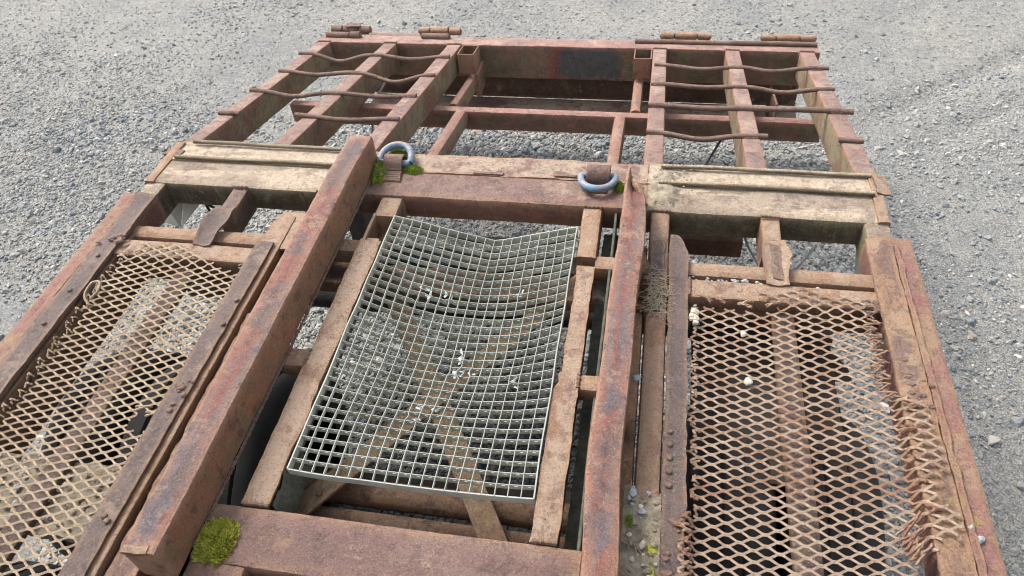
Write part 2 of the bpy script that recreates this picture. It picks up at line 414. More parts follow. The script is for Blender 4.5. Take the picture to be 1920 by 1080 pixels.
size = .0026+.0050*u**2.2 + np.where(rng.uniform(0, 1, n_) < .03, rng.uniform(.003, .010, n_), 0)
size = np.where(under, size*1.45+.0025, size*np.where(py < 3.6, 1.28, 1.0))
pz = np.array([gz(a, b) for a, b in zip(px, py)]) + size*.15
pme = bpy.data.meshes.new('gravel'); pme.vertices.add(n_)
pme.vertices.foreach_set('co', np.stack([px, py, pz], 1).astype(np.float32).ravel())
a = pme.attributes.new('size', 'FLOAT', 'POINT'); a.data.foreach_set('value', size.astype(np.float32))
a = pme.attributes.new('turn', 'FLOAT_VECTOR', 'POINT')
turn = np.stack([rng.normal(0, .35, n_), rng.normal(0, .35, n_), rng.uniform(0, 6.28, n_)], 1)
a.data.foreach_set('vector', turn.astype(np.float32).ravel())
pme.update()
grav = bpy.data.objects.new('gravel', pme); col.objects.link(grav); grav['kind'] = 'stuff'
tag(grav, 'loose blue grey crushed gravel scattered over the yard', 'gravel')
ng = bpy.data.node_groups.new('gravel_nodes', 'GeometryNodeTree')
ng.interface.new_socket('Geometry', in_out='INPUT', socket_type='NodeSocketGeometry')
ng.interface.new_socket('Geometry', in_out='OUTPUT', socket_type='NodeSocketGeometry')
N_ = ng.nodes; Lk = ng.links.new
gi = N_.new('NodeGroupInput'); go = N_.new('NodeGroupOutput'); g2i = N_.new('GeometryNodeGeometryToInstance')
for k in range(6):
    ico = N_.new('GeometryNodeMeshIcoSphere'); ico.inputs['Radius'].default_value = 1; ico.inputs['Subdivisions'].default_value = 2
    sp = N_.new('GeometryNodeSetPosition'); nz_ = N_.new('ShaderNodeTexNoise'); nz_.noise_dimensions = '4D'
    nz_.inputs['W'].default_value = k*7.3+1; nz_.inputs['Scale'].default_value = .85; nz_.inputs['Detail'].default_value = 1
    sb = N_.new('ShaderNodeVectorMath'); sb.operation = 'SUBTRACT'; sb.inputs[1].default_value = (.5, .5, .5)
    ml = N_.new('ShaderNodeVectorMath'); ml.operation = 'SCALE'; ml.inputs['Scale'].default_value = 2.3
    Lk(nz_.outputs['Color'], sb.inputs[0]); Lk(sb.outputs[0], ml.inputs[0]); Lk(ico.outputs[0], sp.inputs[0]); Lk(ml.outputs[0], sp.inputs['Offset'])
    tr = N_.new('GeometryNodeTransform'); tr.inputs['Scale'].default_value = (1.15+.1*k % .3, .9, .55+.07*k)
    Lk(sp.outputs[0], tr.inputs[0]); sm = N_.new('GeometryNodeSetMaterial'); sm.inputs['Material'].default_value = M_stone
    Lk(tr.outputs[0], sm.inputs[0])
    ss = N_.new('GeometryNodeSetShadeSmooth'); ss.inputs['Shade Smooth'].default_value = False
    Lk(sm.outputs[0], ss.inputs[0]); Lk(ss.outputs[0], g2i.inputs[0])
iop = N_.new('GeometryNodeInstanceOnPoints'); iop.inputs['Pick Instance'].default_value = True
na = N_.new('GeometryNodeInputNamedAttribute'); na.data_type = 'FLOAT'; na.inputs[0].default_value = 'size'
nb = N_.new('GeometryNodeInputNamedAttribute'); nb.data_type = 'FLOAT_VECTOR'; nb.inputs[0].default_value = 'turn'
rv = N_.new('FunctionNodeRandomValue'); rv.data_type = 'INT'
[i for i in rv.inputs if i.name == 'Min' and i.type == 'INT'][0].default_value = 0
[i for i in rv.inputs if i.name == 'Max' and i.type == 'INT'][0].default_value = 5
Lk(gi.outputs[0], iop.inputs['Points']); Lk(g2i.outputs[0], iop.inputs['Instance'])
Lk([o for o in rv.outputs if o.type == 'INT'][0], iop.inputs['Instance Index'])
e2r = N_.new('FunctionNodeEulerToRotation'); Lk(nb.outputs[0], e2r.inputs[0]); Lk(e2r.outputs[0], iop.inputs['Rotation'])
Lk(na.outputs[0], iop.inputs['Scale']); Lk(iop.outputs[0], go.inputs[0])
md = grav.modifiers.new('gravel', 'NODES'); md.node_group = ng

# dry grass bits lying on the gravel
vs, fs = [], []
for i in range(900):
    x = random.uniform(-5, 3.2); y = random.uniform(.6, 5.8)
    if mn.noise(Vector((x*1.1, y*1.1, 8))) < -.05: continue
    a_ = random.uniform(0, 6.28); L = random.uniform(.02, .075); wd = .0007
    z0 = gz(x, y)+.006; pts = []
    for k in range(4):
        t = k/3; aa = a_+t*random.uniform(-.5, .5)
        pts.append((x+L*t*math.cos(aa), y+L*t*math.sin(aa), z0+.010*math.sin(t*3.1)*random.uniform(.4, 1.4)))
    for k in range(3):
        p, q = pts[k], pts[k+1]; b = len(vs); nx_, ny_ = -math.sin(a_)*wd, math.cos(a_)*wd
        vs += [(p[0]-nx_, p[1]-ny_, p[2]-D), (p[0]+nx_, p[1]+ny_, p[2]-D), (q[0]+nx_, q[1]+ny_, q[2]-D), (q[0]-nx_, q[1]-ny_, q[2]-D)]
        fs.append((b, b+1, b+2, b+3))
gr = link('dry_grass', mesh('dry_grass', vs, fs), M_straw, smooth=0); gr['kind'] = 'stuff'
tag(gr, 'bits of dry grass lying on the grey gravel', 'dry grass')

# ---------------------------------------------------------------- the trailer
T = bpy.data.objects.new('flatbed_trailer', None); col.objects.link(T); T.location = ORG
tag(T, 'rusty open framed flatbed trailer with mesh wheel decks and sloping tail, standing on gravel', 'trailer')
Y0 = -1.6       # the trailer runs on under and behind the viewer

M_cov = rust('rust_cover_orange', (.36, .215, .13), (.24, .15, .12), (.46, .32, .21), dust=.35, algae=.3, lichen=.5, scr=(.18, .12, .11), scrape=.5)
# outer rails, cover strips
for s in (-1, 1):
    a_, b_ = sorted((s*1.128, s*1.252))
    beam('outer_rail', 'y', Y0, 1.735, a_, b_, -.105, -.001, M_red, T, r=.012, amp=.003)
    a_, b_ = sorted((s*1.132, s*1.205))
    beam('side_rail', 'y', 1.70, 2.035, a_, b_, -.110, -.006, M_cream, T, r=.01)
    # flat cover strip, torn and curled at its rear end
    def zc(a, t, s=s):
        c = max(0, (a-1.60)/.13); k = t if s < 0 else 1-t
        return .010+.016*c*c*(1-k)+.003*mn.noise(Vector((a*9, t*3, s)))
    i0, o0 = 1.118, 1.186
    if s < 0: plate('cover_strip', 'y', Y0, 1.72, -o0, -i0, zc, .008, M_plate, T, tear=.003)
    else: plate('cover_strip', 'y', Y0, 1.715, i0, o0, zc, .008, M_cov, T, tear=.003)
    def zs(a, t): return .006+.012*max(0, (a-1.5)/.22)**2
    a_, b_ = sorted((s*1.190, s*1.206))
    plate('weld_seam', 'y', Y0, 1.70, a_, b_, .007, .006, M_red, T, nt_=3, tear=.005)

# cross member with the crease
beam('cross_member', 'x', -.47, .50, 1.80, 1.936, -.092, 0, M_beam, T, r=.014, amp=.003)
def crs(a, t): return .004-.014*t+.002*mn.noise(Vector((a*6, t*5, 1)))
plate('cross_member_plate', 'x', -.47, .50, 1.925, 2.045, crs, .03, M_lip, T, nt_=10, amp=.003, tear=.004)
for s in (-1, 1):
    a_, b_ = sorted((s*(.47 if s < 0 else .50), s*1.172))
    beam('cross_member_arm', 'x', a_, b_, 1.798, 1.936, -.095, -.001, M_cream, T, r=.012, amp=.003)
    def crs2(a, t, s=s): return .003-.010*t+.006*max(0, mn.noise(Vector((a*5, s*3, 1))))*t
    plate('cross_member_lip', 'x', a_, s*1.205 if s > 0 else b_, 1.925, 2.045, crs2, .028, M_creamlip, T, nt_=10, amp=.003, tear=.005)
    beam('end_block', 'y', 1.80, 2.03, *sorted((s*1.17, s*1.205)), -.09, .004, M_tan, T, r=.006, amp=.003)
# reinforcing bars used as grip edges
def rebar(x0, x1, y, z, sag=0.0):
    n = int((x1-x0)/.0036); pts = []
    for i in range(n+1):
        t = i/n; x = x0+(x1-x0)*t
        pts.append((x, y+.006*mn.noise(Vector((x*4, y*9, 1))), z+sag*math.sin(t*3.14)+.002*mn.noise(Vector((x*6, y, 5)))))
    tube('ribbed_bar', pts, .0072, M_cream, T, n=8, ribs=.13)
rebar(-1.134, -.47, 2.030, .006); rebar(-1.157, -.47, 1.934, .010)
rebar(.539, 1.182, 2.018, .006); rebar(.534, 1.176, 1.924, .010)
rebar(-1.03, -.60, 2.052, -.012)
# little torn flap on the left end
plate('torn_flap', 'x', -1.215, -1.15, 1.955, 1.985, lambda a, t: .004, .012, M_plate, T, nt_=3)
plate('torn_flap', 'y', 1.93, 2.02, 1.185, 1.225, lambda a, t: .012-.01*t, .006, M_tan, T, nt_=4, tear=.008)
# thin lip edge in the middle
plate('weld_lip', 'x', -.07, .03, 1.928, 1.938, lambda a, t: .008, .006, M_plate, T, nt_=2)
plate('weld_lip', 'x', .20, .27, 1.934, 1.942, lambda a, t: .008, .006, M_plate, T, nt_=2)

# the two raised side beams
def lb(p):
    # cut the rear end on a slant, dents near the far end
    if p.y > 1.80: p.y -= 0
    k = max(0, (p.y-1.70)/.27); p.z -= .010*k*k if p.z > .05 else 0
    return p
beam('raised_beam', 'y', .508, 1.965, -.490, -.411, .0, .122, M_purp, T, r=.010, amp=.004, shape=lb, label='left raised box beam, reddish brown with a wide inner face')
plate('torn_end_plate', 'y', .506, .522, -.484, -.430, lambda a, t: .1235, .010, M_tan, T, nt_=8, tear=.003)
def rb_(p):
    if p.y > 1.62:
        k = min(1, (p.y-1.62)/.25)
        if p.x > .455: p.z -= .055*k*k*(1 if p.z > .02 else 0); p.y -= .03*k
        if p.x < .455: p.x += .020*k
    p.x += .006*math.sin(p.y*5.1)+.003*math.sin(p.y*13)
    return p
beam('raised_beam', 'y', -1.2, 1.865, .420, .492, .0, .115, M_purp, T, r=.008, amp=.004, shape=rb_, label='right raised box beam with a torn far end')
pts = smooth_path([(.452, 1.845, .078), (.462, 1.80, .098), (.478, 1.775, .088), (.490, 1.755, .078), (.494, 1.72, .082)], 6)
tube('folded_tear', pts, lambda i: .010, M_tan, T, n=7)

# inner rails beside the beams
for s in (-1, 1):
    a_, b_ = sorted((s*.517, s*.574)); y0 = Y0
    beam('inner_rail', 'y', y0, 1.80, a_, b_, -.085, -.004, M_tan, T, r=.010, amp=.003)
    a_, b_ = sorted((s*.578, s*(.655 if s < 0 else .630)))
    top = .030 if s < 0 else .006
    def zi(a, t, s=s, top=top): return top + (.02*max(0, (a-1.45)/.2)**2*(t if s < 0 else 0)) - .003*t
    def eo(a, s=s):
        w_ = .655 if s < 0 else .628
        c = max(0, (a-1.60)/.09)
        return s*(w_-.03*c*c)
    if s < 0:
        plate('inner_cover_strip', 'y', Y0, 1.515, eo, -.602, zi, .009, M_plate, T, nt_=6, tear=.003)
        plate('inner_cover_end', 'y', 1.505, 1.675, eo, -.560, .012, .009, M_tan, T, nt_=6, tear=.003)
    else: plate('inner_cover_strip', 'y', Y0, 1.685, .576, eo, zi, .009, M_plate, T, nt_=6, tear=.004)
    beam('inner_strip_web', 'y', Y0, 1.65, *sorted((s*.585, s*.622)), -.085, -.006 if s > 0 else .016, M_tan, T, r=.005)
plate('lichen_strip', 'y', .35, 1.25, -.575, -.505, lambda a, t: .004+.004*mn.noise(Vector((a*30, t*4, 0))), .006, M_cov, T, tear=.006)
plate('rust_scale_patch', 'y', 1.38, 1.66, .523, .562, lambda a, t: .003, .005, M_plate, T, tear=.005)

# thin cross bar
for (x0, x1) in ((-1.125, -.585), (-.578, -.35), (.365, .575), (.585, 1.15)):
    beam('cross_bar', 'x', x0, x1, 1.54, 1.602, -.075, -.012, M_tan, T, r=.020, amp=.002)
beam('lower_cross_bar', 'x', -1.13, 1.13, 1.50, 1.60, -.165, -.115, M_dark, T, r=.01)
# outrigger slats
for s, x0 in ((-1, -.875), (1, .840)):
    beam('outrigger_slat', 'y', 1.66, 1.80, x0, x0+.054, -.10, -.006, M_plate if s < 0 else M_tan, T, r=.006, amp=.003)
    def spl(a, s=s, x0=x0): return x0-.002-.010*math.exp(-((a-1.62)/.06)**2)
    def spr(a, s=s, x0=x0): return x0+.056+.012*math.exp(-((a-1.62)/.06)**2)
    def zz(a, t): return .004+.014*(2*t-1)**2*math.exp(-((a-1.60)/.08)**2)+.008*max(0, (a-1.6))
    plate('split_channel', 'y', 1.505, 1.685, spl, spr, zz, .007, M_plate if s < 0 else M_tan, T, nt_=10, tear=.006, amp=.002)
plate('split_channel_core', 'y', 1.53, 1.67, .856, .882, lambda a, t: .008, .004, M_plate, T, nt_=3)

# side mesh frames
for s in (-1, 1):
    a_, b_ = sorted((s*1.125, s*.625))
    beam('frame_rail', 'x', a_, b_, 1.447, 1.517, -.075, -.002, M_tan, T, r=.008, amp=.003)
    a_, b_ = sorted((s*.852, s*.912))
    beam('centre_bar', 'y', -1.0, 1.50, a_, b_, -.062, -.040, M_plate, T, r=.006)
    beam('frame_rail', 'x', *sorted((s*1.125, s*.64)), -.30, -.22, -.08, -.01, M_tan, T, r=.008)
plate('under_plate', 'x', -1.12, -.66, .585, .775, lambda a, t: -.060+.008*mn.noise(Vector((a*20, t*5, 0))), .02, M_dirt, T, nt_=12, tear=.006, label='dirt covered plate under the left mesh')
# welded scale lumps
def scale_lumps(cx, cy, z, n, sx, sy, mat):
    parts = []
    for i in range(n):
        x, y = cx+random.gauss(0, sx), cy+random.gauss(0, sy); r_ = random.uniform(.003, .009)
        pts = [(x+r_*1.4*math.cos(2*math.pi*k/7)*random.uniform(.7, 1.2), y+r_*math.sin(2*math.pi*k/7)*random.uniform(.7, 1.2), z) for k in range(7)]
        v = pts+[(p[0]*.6+x*.4, p[1]*.6+y*.4, z+r_*.5) for p in pts]
        f = [(k, (k+1) % 7, 7+(k+1) % 7, 7+k) for k in range(7)]+[tuple(range(7, 14))]
        parts.append((v, f))
    v, f = merge(parts); me = mesh('rust_scale', v, f, ORG); fixnormals(me)
    o = link('rust_scale', me, mat, T); o['kind'] = 'stuff'
scale_lumps(-1.13, 1.49, .016, 22, .022, .012, M_plate)
scale_lumps(1.11, 1.46, .001, 16, .02, .012, M_plate)
scale_lumps(-.62, .95, .030, 10, .010, .030, M_plate)
scale_lumps(1.16, 1.16, .010, 12, .015, .05, M_plate)
scale_lumps(.60, .70, .006, 14, .016, .06, M_plate)
# bolt heads on strips
bolt_me = None
for (x, y, z) in ([(-.612, 1.27, .030), (-.612, 1.18, .030), (-1.15, 1.27, .012), (-1.15, 1.42, .012), (-1.15, 1.14, .012)] +
                  [(.590, 1.00-.035*k, .006) for k in range(5)] + [(-.617, .60, .030), (-.630, .61, .030)]):
    if bolt_me is None:
        v = []; f = []
        for j, (rr, zz_) in enumerate(((.0075, 0), (.0075, .004), (.005, .0062))):
            v += [(rr*math.cos(2*math.pi*k/8), rr*math.sin(2*math.pi*k/8), zz_) for k in range(8)]
        for j in range(2): f += [(j*8+k, j*8+(k+1) % 8, (j+1)*8+(k+1) % 8, (j+1)*8+k) for k in range(8)]
        f.append(tuple(range(16, 24)))
        bolt_me = bpy.data.meshes.new('bolt_head'); bolt_me.from_pydata(v, [], f); bolt_me.materials.append(M_plate)
    o = bpy.data.objects.new('bolt_head', bolt_me); col.objects.link(o); o.parent = T; o.location = (x, y-ORG.y, z+D-.001)

# centre frame
def cl_in(a): return -.289+.004*mn.noise(Vector((a*7, 1, 2)))+.003*mn.noise(Vector((a*31, 1, 4)))+.008*max(0, 1-a/.9)
plate('centre_rail_top', 'y', .695, 1.585, -.352, cl_in, lambda a, t: .001-.004*t, .007, M_tan, T, nt_=8, tear=.003)
beam('centre_rail', 'y', .695, 1.60, -.350, -.300, -.085, -.008, M_tan, T, r=.006, amp=.003)
beam('centre_stub', 'y', 1.70, 1.80, -.350, -.278, -.085, -.002, M_tan, T, r=.008, amp=.004)
beam('channel_web', 'y', 1.55, 1.71, -.352, -.342, -.09, .002, M_tan, T, r=.003, amp=.004)
beam('channel_web_inner', 'y', 1.55, 1.71, -.340, -.296, -.10, -.075, M_dark, T, r=.003)
def cr_in(a): return .306+.004*mn.noise(Vector((a*6, 5, 2)))+.010*math.exp(-((a-1.12)/.02)**2)+(.012 if a > 1.15 else 0)
plate('centre_rail_top', 'y', .695, 1.535, cr_in, .366, lambda a, t: .001, .007, M_tan, T, nt_=8, tear=.003)
beam('centre_rail', 'y', .695, 1.53, .322, .364, -.085, -.008, M_tan, T, r=.006, amp=.003)
beam('centre_stub', 'y', 1.575, 1.80, .308, .368, -.085, -.002, M_tan, T, r=.010, amp=.004)
beam('tie_stub', 'x', -.418, -.350, 1.088, 1.148, -.05, -.001, M_tan, T, r=.008)
beam('tie_stub', 'x', .362, .424, 1.100, 1.150, -.05, -.001, M_tan, T, r=.008)
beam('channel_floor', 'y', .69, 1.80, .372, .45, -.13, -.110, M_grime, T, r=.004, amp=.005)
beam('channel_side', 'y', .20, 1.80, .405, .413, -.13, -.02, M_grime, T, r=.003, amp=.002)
beam('bottom_beam', 'x', -.412, .418, .555, .693, -.10, 0, M_beam, T, r=.014, amp=.003)
beam('near_tie', 'y', .30, .555, -.412, -.28, -.09, -.002, M_beam, T, r=.01)
beam('near_beam', 'x', -.512, .418, .22, .34, -.10, 0, M_beam, T, r=.012)
plate('torn_channel', 'y', .70, .86, -.285, -.255, lambda a, t: -.012-.06*t, .006, M_grime, T, nt_=4, tear=.010)

# struts crossing under the grating, and the deep members below
def strut(p, q, wd, mat):
    p, q = Vector(p), Vector(q); d = q-p; L = d.length; d.normalize()
    n = Vector((-d.y, d.x, 0)).normalized(); k = int(L/.02); rings = []
    for i in range(k+1):
        c = p+d*(L*i/k); ring = []
        for (a_, b_) in rsection(-wd/2, wd/2, -.012, 0, .003, .02):
            ring.append(tuple(wob(c+n*a_+Vector((0, 0, b_)), .002, 9)))
        rings.append(ring)
    v, f = loft(rings); me = mesh('diagonal_strut', v, f, ORG); fixnormals(me); link('diagonal_strut', me, mat, T)
strut((-.30, .72, -.120), (.33, 1.66, -.165), .058, M_strut)
strut((.225, .72, -.135), (-.32, 1.62, -.180), .062, M_strut)
o = bpy.data.objects.new('bolt_head', bolt_me); col.objects.link(o); o.parent = T; o.location = (-.235, .80-ORG.y, D-.120)
beam('deep_member', 'x', -.42, .50, .70, .80, -.30, -.165, M_dark, T, r=.02)
tube('spring_tube', [(-.40+.05*i, .865, -.215) for i in range(18)], .035, M_dark, T, n=12)
beam('deep_member', 'x', -1.1, 1.1, 1.70, 1.79, -.33, -.20, M_void, T, r=.02)
tube('axle_tube', [(-1.1+.1*i, 1.665, -.36) for i in range(23)], .045, M_void, T, n=12)
beam('chassis_beam', 'y', -1.5, 1.78, .44, .515, -.30, -.14, M_dark, T, r=.01)
beam('lower_box', 'x', .55, .815, 1.86, 1.92, -.235, -.165, M_red, T, r=.006)
tube('brake_pipe', smooth_path([(-.28, 1.78, -.12), (-.10, 1.765, -.135), (.1, 1.77, -.14), (.28, 1.78, -.13)], 8), .012, M_black, T)
plate('hanging_flap', 'x', .40, .53, 1.53, 1.60, lambda a, t: -.10, .05, M_red, T, nt_=3)

# mudguard and dark panels over the wheels on both sides
plate('mudguard', 'x', .66, 1.09, 1.36, lambda a: 1.60 if a < .98 else 1.60-(a-.98)*1.6, lambda a, t: -.20-.02*t, .006, M_void, T, nt_=8, tear=.003)
plate('mudguard', 'y', .45, 1.58, -1.122, -1.112, lambda a, t: -.012, .16, M_dark, T, nt_=3, tear=.003)

plate('mudguard', 'x', .66, 1.045, 1.02, 1.40, lambda a, t: -.205, .006, M_void, T, nt_=8, tear=.003)
# ---- expanded metal decks
def expanded(name, x0, x1, y0, y1, zf, keepf, mat, label, seed):
    L, S = .054, .0262; rows = int((y1-y0)/(S/2)); parts_v, parts_f = [], []
    hw, th = .0023, .0022
    def P(x, y):
        sx = x+.006*mn.noise(Vector((y*2.2, x*1.3, seed)))
        sy = y+.010*mn.noise(Vector((x*2.7, y*1.1, seed+4)))
        return Vector((sx, sy, zf(sx, sy)))
    for r in range(rows+1):
        yc = y0+r*S/2; pts = []; k0 = 0; kmax = int((x1-x0)/(L/2))
        for k in range(kmax+1):
            sgn = 1 if (k+r) % 2 else -1
            xk = x0+k*L/2; yk = yc+sgn*(S/4-.0012)
            pts += [(xk-.0052, yk, sgn), (xk+.0052, yk, sgn)]
            if k < kmax:   # soft shoulders give the openings their rounded corners
                y2 = yc-sgn*(S/4-.0012)
                pts.append((xk+.0052+(L/2-.0104)*.5, yc, 0))
        ids = None; prev = None
        for i, (x, y, sg) in enumerate(pts):
            if not keepf(x, y): prev = None; continue
            p = P(x, y)
            xa, ya = pts[max(0, i-1)][:2]; xb, yb = pts[min(len(pts)-1, i+1)][:2]
            d = Vector((xb-xa, yb-ya, 0)).normalized(); n = Vector((-d.y, d.x, 0))
            up = Vector((0, 0, 1)); n2 = (n+up*.45).normalized(); u2 = d.cross(n2).normalized()
            wv = hw*(1.12+.25*mn.noise(Vector((x*60, y*60, seed)))); b = len(parts_v)
            for (a_, c_) in ((-wv, -th/2), (wv, -th/2), (wv, th/2), (-wv, th/2)):
                parts_v.append(tuple(p+n2*a_+u2*c_))
            if prev is not None:
                for j in range(4): parts_f.append((prev+j, prev+(j+1) % 4, b+(j+1) % 4, b+j))
            else: parts_f.append((b, b+1, b+2, b+3))
            prev = b
    me = mesh(name, parts_v, parts_f, ORG); fixnormals(me)
    return link(name, me, mat, T, label, 50)

def zR(x, y):
    base = -.006-.020*math.exp(-((x-.78)**2+(y-1.05)**2)/.09)-.010*math.exp(-((x-.98)**2+(y-.8)**2)/.04)
    if y > 1.425: base = max(base, -.004+min(1, (y-1.425)/.02)*.009)
    if x > 1.11 and y < 1.16: base = max(base, .006+.016*min(1, (x-1.11)/.03))
    if x < .64 and y < .80: base = max(base, .004+.010*min(1, (.64-x)/.02))
    return base+.003*mn.noise(Vector((x*14, y*14, 3)))
def keepR(x, y):
    n = .030*mn.noise(Vector((x*9, y*16, 1)))+.018*mn.noise(Vector((x*30, y*60, 2)))
    if y > 1.445: return (.815+n < x < 1.10+n) and y < 1.485+n*.4+.02*math.exp(-((x-.93)/.06)**2)
    if y > 1.38 and x < .86 and y > 1.425+n*.5: return False
    right = 1.105 if y > 1.18 else (1.165 if y > .80 else 1.125)
    left = .636 if y > .79 else .606
    if y < .76: right = 1.10
    return left+n*.55 < x < right+n*1.0
expanded('expanded_metal_deck', .605, 1.19, .28, 1.53, zR, keepR, M_meshr, 'right expanded metal deck, orange rust with frayed right edge', 3.1)
def zL(x, y):
    base = -.004-.026*math.exp(-((x+.88)**2+(y-1.0)**2)/.07)+.010*math.exp(-((x+.97)**2+(y-.72)**2)/.03)
    if y > 1.425: base = max(base, -.002+min(1, (y-1.425)/.02)*.008)
    return base+.004*mn.noise(Vector((x*12, y*12, 8)))
def keepL(x, y):
    n = .028*mn.noise(Vector((x*8, y*14, 5)))+.014*mn.noise(Vector((x*30, y*50, 6)))
    if y > 1.445: return (-1.055+n < x < -.80-(y-1.44)*1.5+n) and y < 1.50+n*.5
    if x > -.80 and y > 1.445-(x+.80)*.35+n*.3: return False
    if (x+.705)**2/.0012+(y-.885)**2/.0009 < 1.0: return False
    return -1.092+n < x < -.652+n*.3
expanded('expanded_metal_deck', -1.11, -.64, .28, 1.53, zL, keepL, M_mesh, 'left expanded metal deck, pale tan rust with a hole at its right edge', 9.4)

# frayed strand ends curling at the deck borders
def frays(spots, mat, ln=.05, rr=.0028, zfun=None, pair=.011):
    parts = []
    for (x, y, ang) in spots:
        L = ln*random.uniform(.6, 1.2); tx, ty = x+L*math.cos(ang), y+L*math.sin(ang); up_ = random.uniform(.3, 1.3)
        for sg in (-1, 1):     # two strands run together into one torn tip
            pts = []
            for k in range(9):
                t = k/8; e = (1-t)**1.5*sg*pair
                xx = x+(tx-x)*t-e*math.sin(ang)+.0035*mn.noise(Vector((t*5, y*50, x*9+sg))); yy = y+(ty-y)*t+e*math.cos(ang)+.0035*mn.noise(Vector((t*5, y*50+7, x*9+sg)))
                zb = zfun(xx, yy) if zfun else 0
                pts.append((xx, yy, zb+.008*math.sin(t*2.4)*up_+.0015*sg*math.sin(t*14)))
            parts.append(tube_geo(pts, lambda i: rr*(1.0+.55*mn.noise(Vector((i*1.3, x*90, y*90))))*(.6 if i == 8 else 1), 5))
    v, f = merge(parts); me = mesh('frayed_strands', v, f, ORG); fixnormals(me)
    o = link('frayed_strands', me, mat, T, smooth=0); o['kind'] = 'stuff'
rail_z = lambda x, y: (.011 if x > 1.116 else -.003)
frays([(1.112+random.uniform(-.008, .008), 1.13-.0262*k+random.uniform(-.003, .003), random.uniform(-.5, .4)) for k in (0, 2, 5, 7, 10)], M_fray, ln=.034, rr=.0036, zfun=rail_z)
frays([(1.080+random.uniform(-.01, .01), 1.43-.0262*k, random.choice((.35, -.25))+random.uniform(-.2, .2)) for k in range(11)], M_fray, ln=.032, rr=.003, zfun=lambda x, y: -.006)
frays([(.652+random.uniform(-.005, .008), 1.40-.0262*k*1.5, 3.14+random.uniform(-.5, .5)) for k in range(16)], M_meshr, ln=.016, zfun=lambda x, y: -.006)
frays([(.640, .79-.0262*k, 3.14+random.uniform(-.3, .3)) for k in range(9)], M_fray, ln=.036, rr=.0038, zfun=lambda x, y: .008 if x < .635 else .001)
frays([(1.05+.004*k, .80-.010*k, .75+random.uniform(-.15, .15)) for k in range(6)], M_fray, ln=.070, rr=.0036, zfun=lambda x, y: .006, pair=.006)
frays([(-1.080+random.uniform(-.01, .012), 1.44-.0262*k, 2.5+random.uniform(-.4, .4)) for k in range(32)], M_mesh, ln=.020, rr=.0024, zfun=lambda x, y: -.008, pair=.008)
frays([(-.735, .905, .20), (-.70, .893, .1), (-.685, 1.425, .3)], M_mesh, ln=.06, zfun=lambda x, y: .002, pair=.006)
frays([(.69+.035*k, 1.428+random.uniform(-.006, .006), random.choice((0.2, 2.9))+random.uniform(-.2, .2)) for k in range(5)], M_meshr, ln=.035, zfun=lambda x, y: .000, pair=.004)
tube('curled_strand', smooth_path([(-1.075, 1.235, -.01), (-1.10, 1.26, .004), (-1.095, 1.30, .016), (-1.07, 1.305, .018), (-1.062, 1.275, .012), (-1.075, 1.25, .004)], 6), .0042, M_mesh, T, n=6)

# ---- wheels
def wheel(xc, yc, R=.345, wd=.222):
    prof = [(-.5, .60), (-.5, .74), (-.47, .90), (-.40, .975), (-.30, 1.0), (-.16, 1.0), (-.13, .975), (-.10, 1.0), (.10, 1.0), (.13, .975), (.16, 1.0), (.30, 1.0), (.40, .975), (.47, .90), (.5, .74), (.5, .60)]
    n = 56; rings = []
    for k in range(n):
        a_ = 2*math.pi*k/n; rings.append([(u_*wd, R*q*math.cos(a_), R*q*math.sin(a_)) for u_, q in prof])
    vs, fs = [], []; m = len(prof)
    for r in rings: vs += r
    for i in range(n):
        for j in range(m-1): fs.append((i*m+j, i*m+j+1, ((i+1) % n)*m+j+1, ((i+1) % n)*m+j))
    me = bpy.data.meshes.new('tyre'); me.from_pydata(vs, [], fs); fixnormals(me)
    root = bpy.data.objects.new('wheel', None); col.objects.link(root); root.parent = T
    root.location = (xc, yc-ORG.y, R+.015)
    ty = link('tyre', me, M_rubber, root)
    prof2 = [(-.46, .61), (-.44, .55), (-.10, .52), (-.06, .30), (-.12, .18), (-.12, 0.01)]
    n = 28; vs = []; fs = []; m = len(prof2)
    for k in range(n):
        a_ = 2*math.pi*k/n; vs += [(u_*wd, R*q*math.cos(a_), R*q*math.sin(a_)) for u_, q in prof2]
    for i in range(n):
        for j in range(m-1): fs.append((i*m+j, i*m+j+1, ((i+1) % n)*m+j+1, ((i+1) % n)*m+j))
    me = bpy.data.meshes.new('rim'); me.from_pydata(vs, [], fs); fixnormals(me)
    rm = link('rim', me, M_void, root)
    return root
w0 = wheel(.765, 1.06)
def copy_wheel(src, x, y):
    r_ = src.copy(); col.objects.link(r_); r_.parent = T; r_.location = (x, y-ORG.y, src.location.z)
    for ch in src.children:
        c_ = ch.copy(); col.objects.link(c_); c_.parent = r_
for x in (.765, 1.015, -.575, -.815, -1.055):
    for y in (1.06, .32, -.42):
        if (x, y) != (.765, 1.06): copy_wheel(w0, x, y)
for y in (1.06, .32, -.42):
    tube('axle', [(-1.0+.1*i, y, -D+.36) for i in range(21)], .05, M_void, T, n=12)

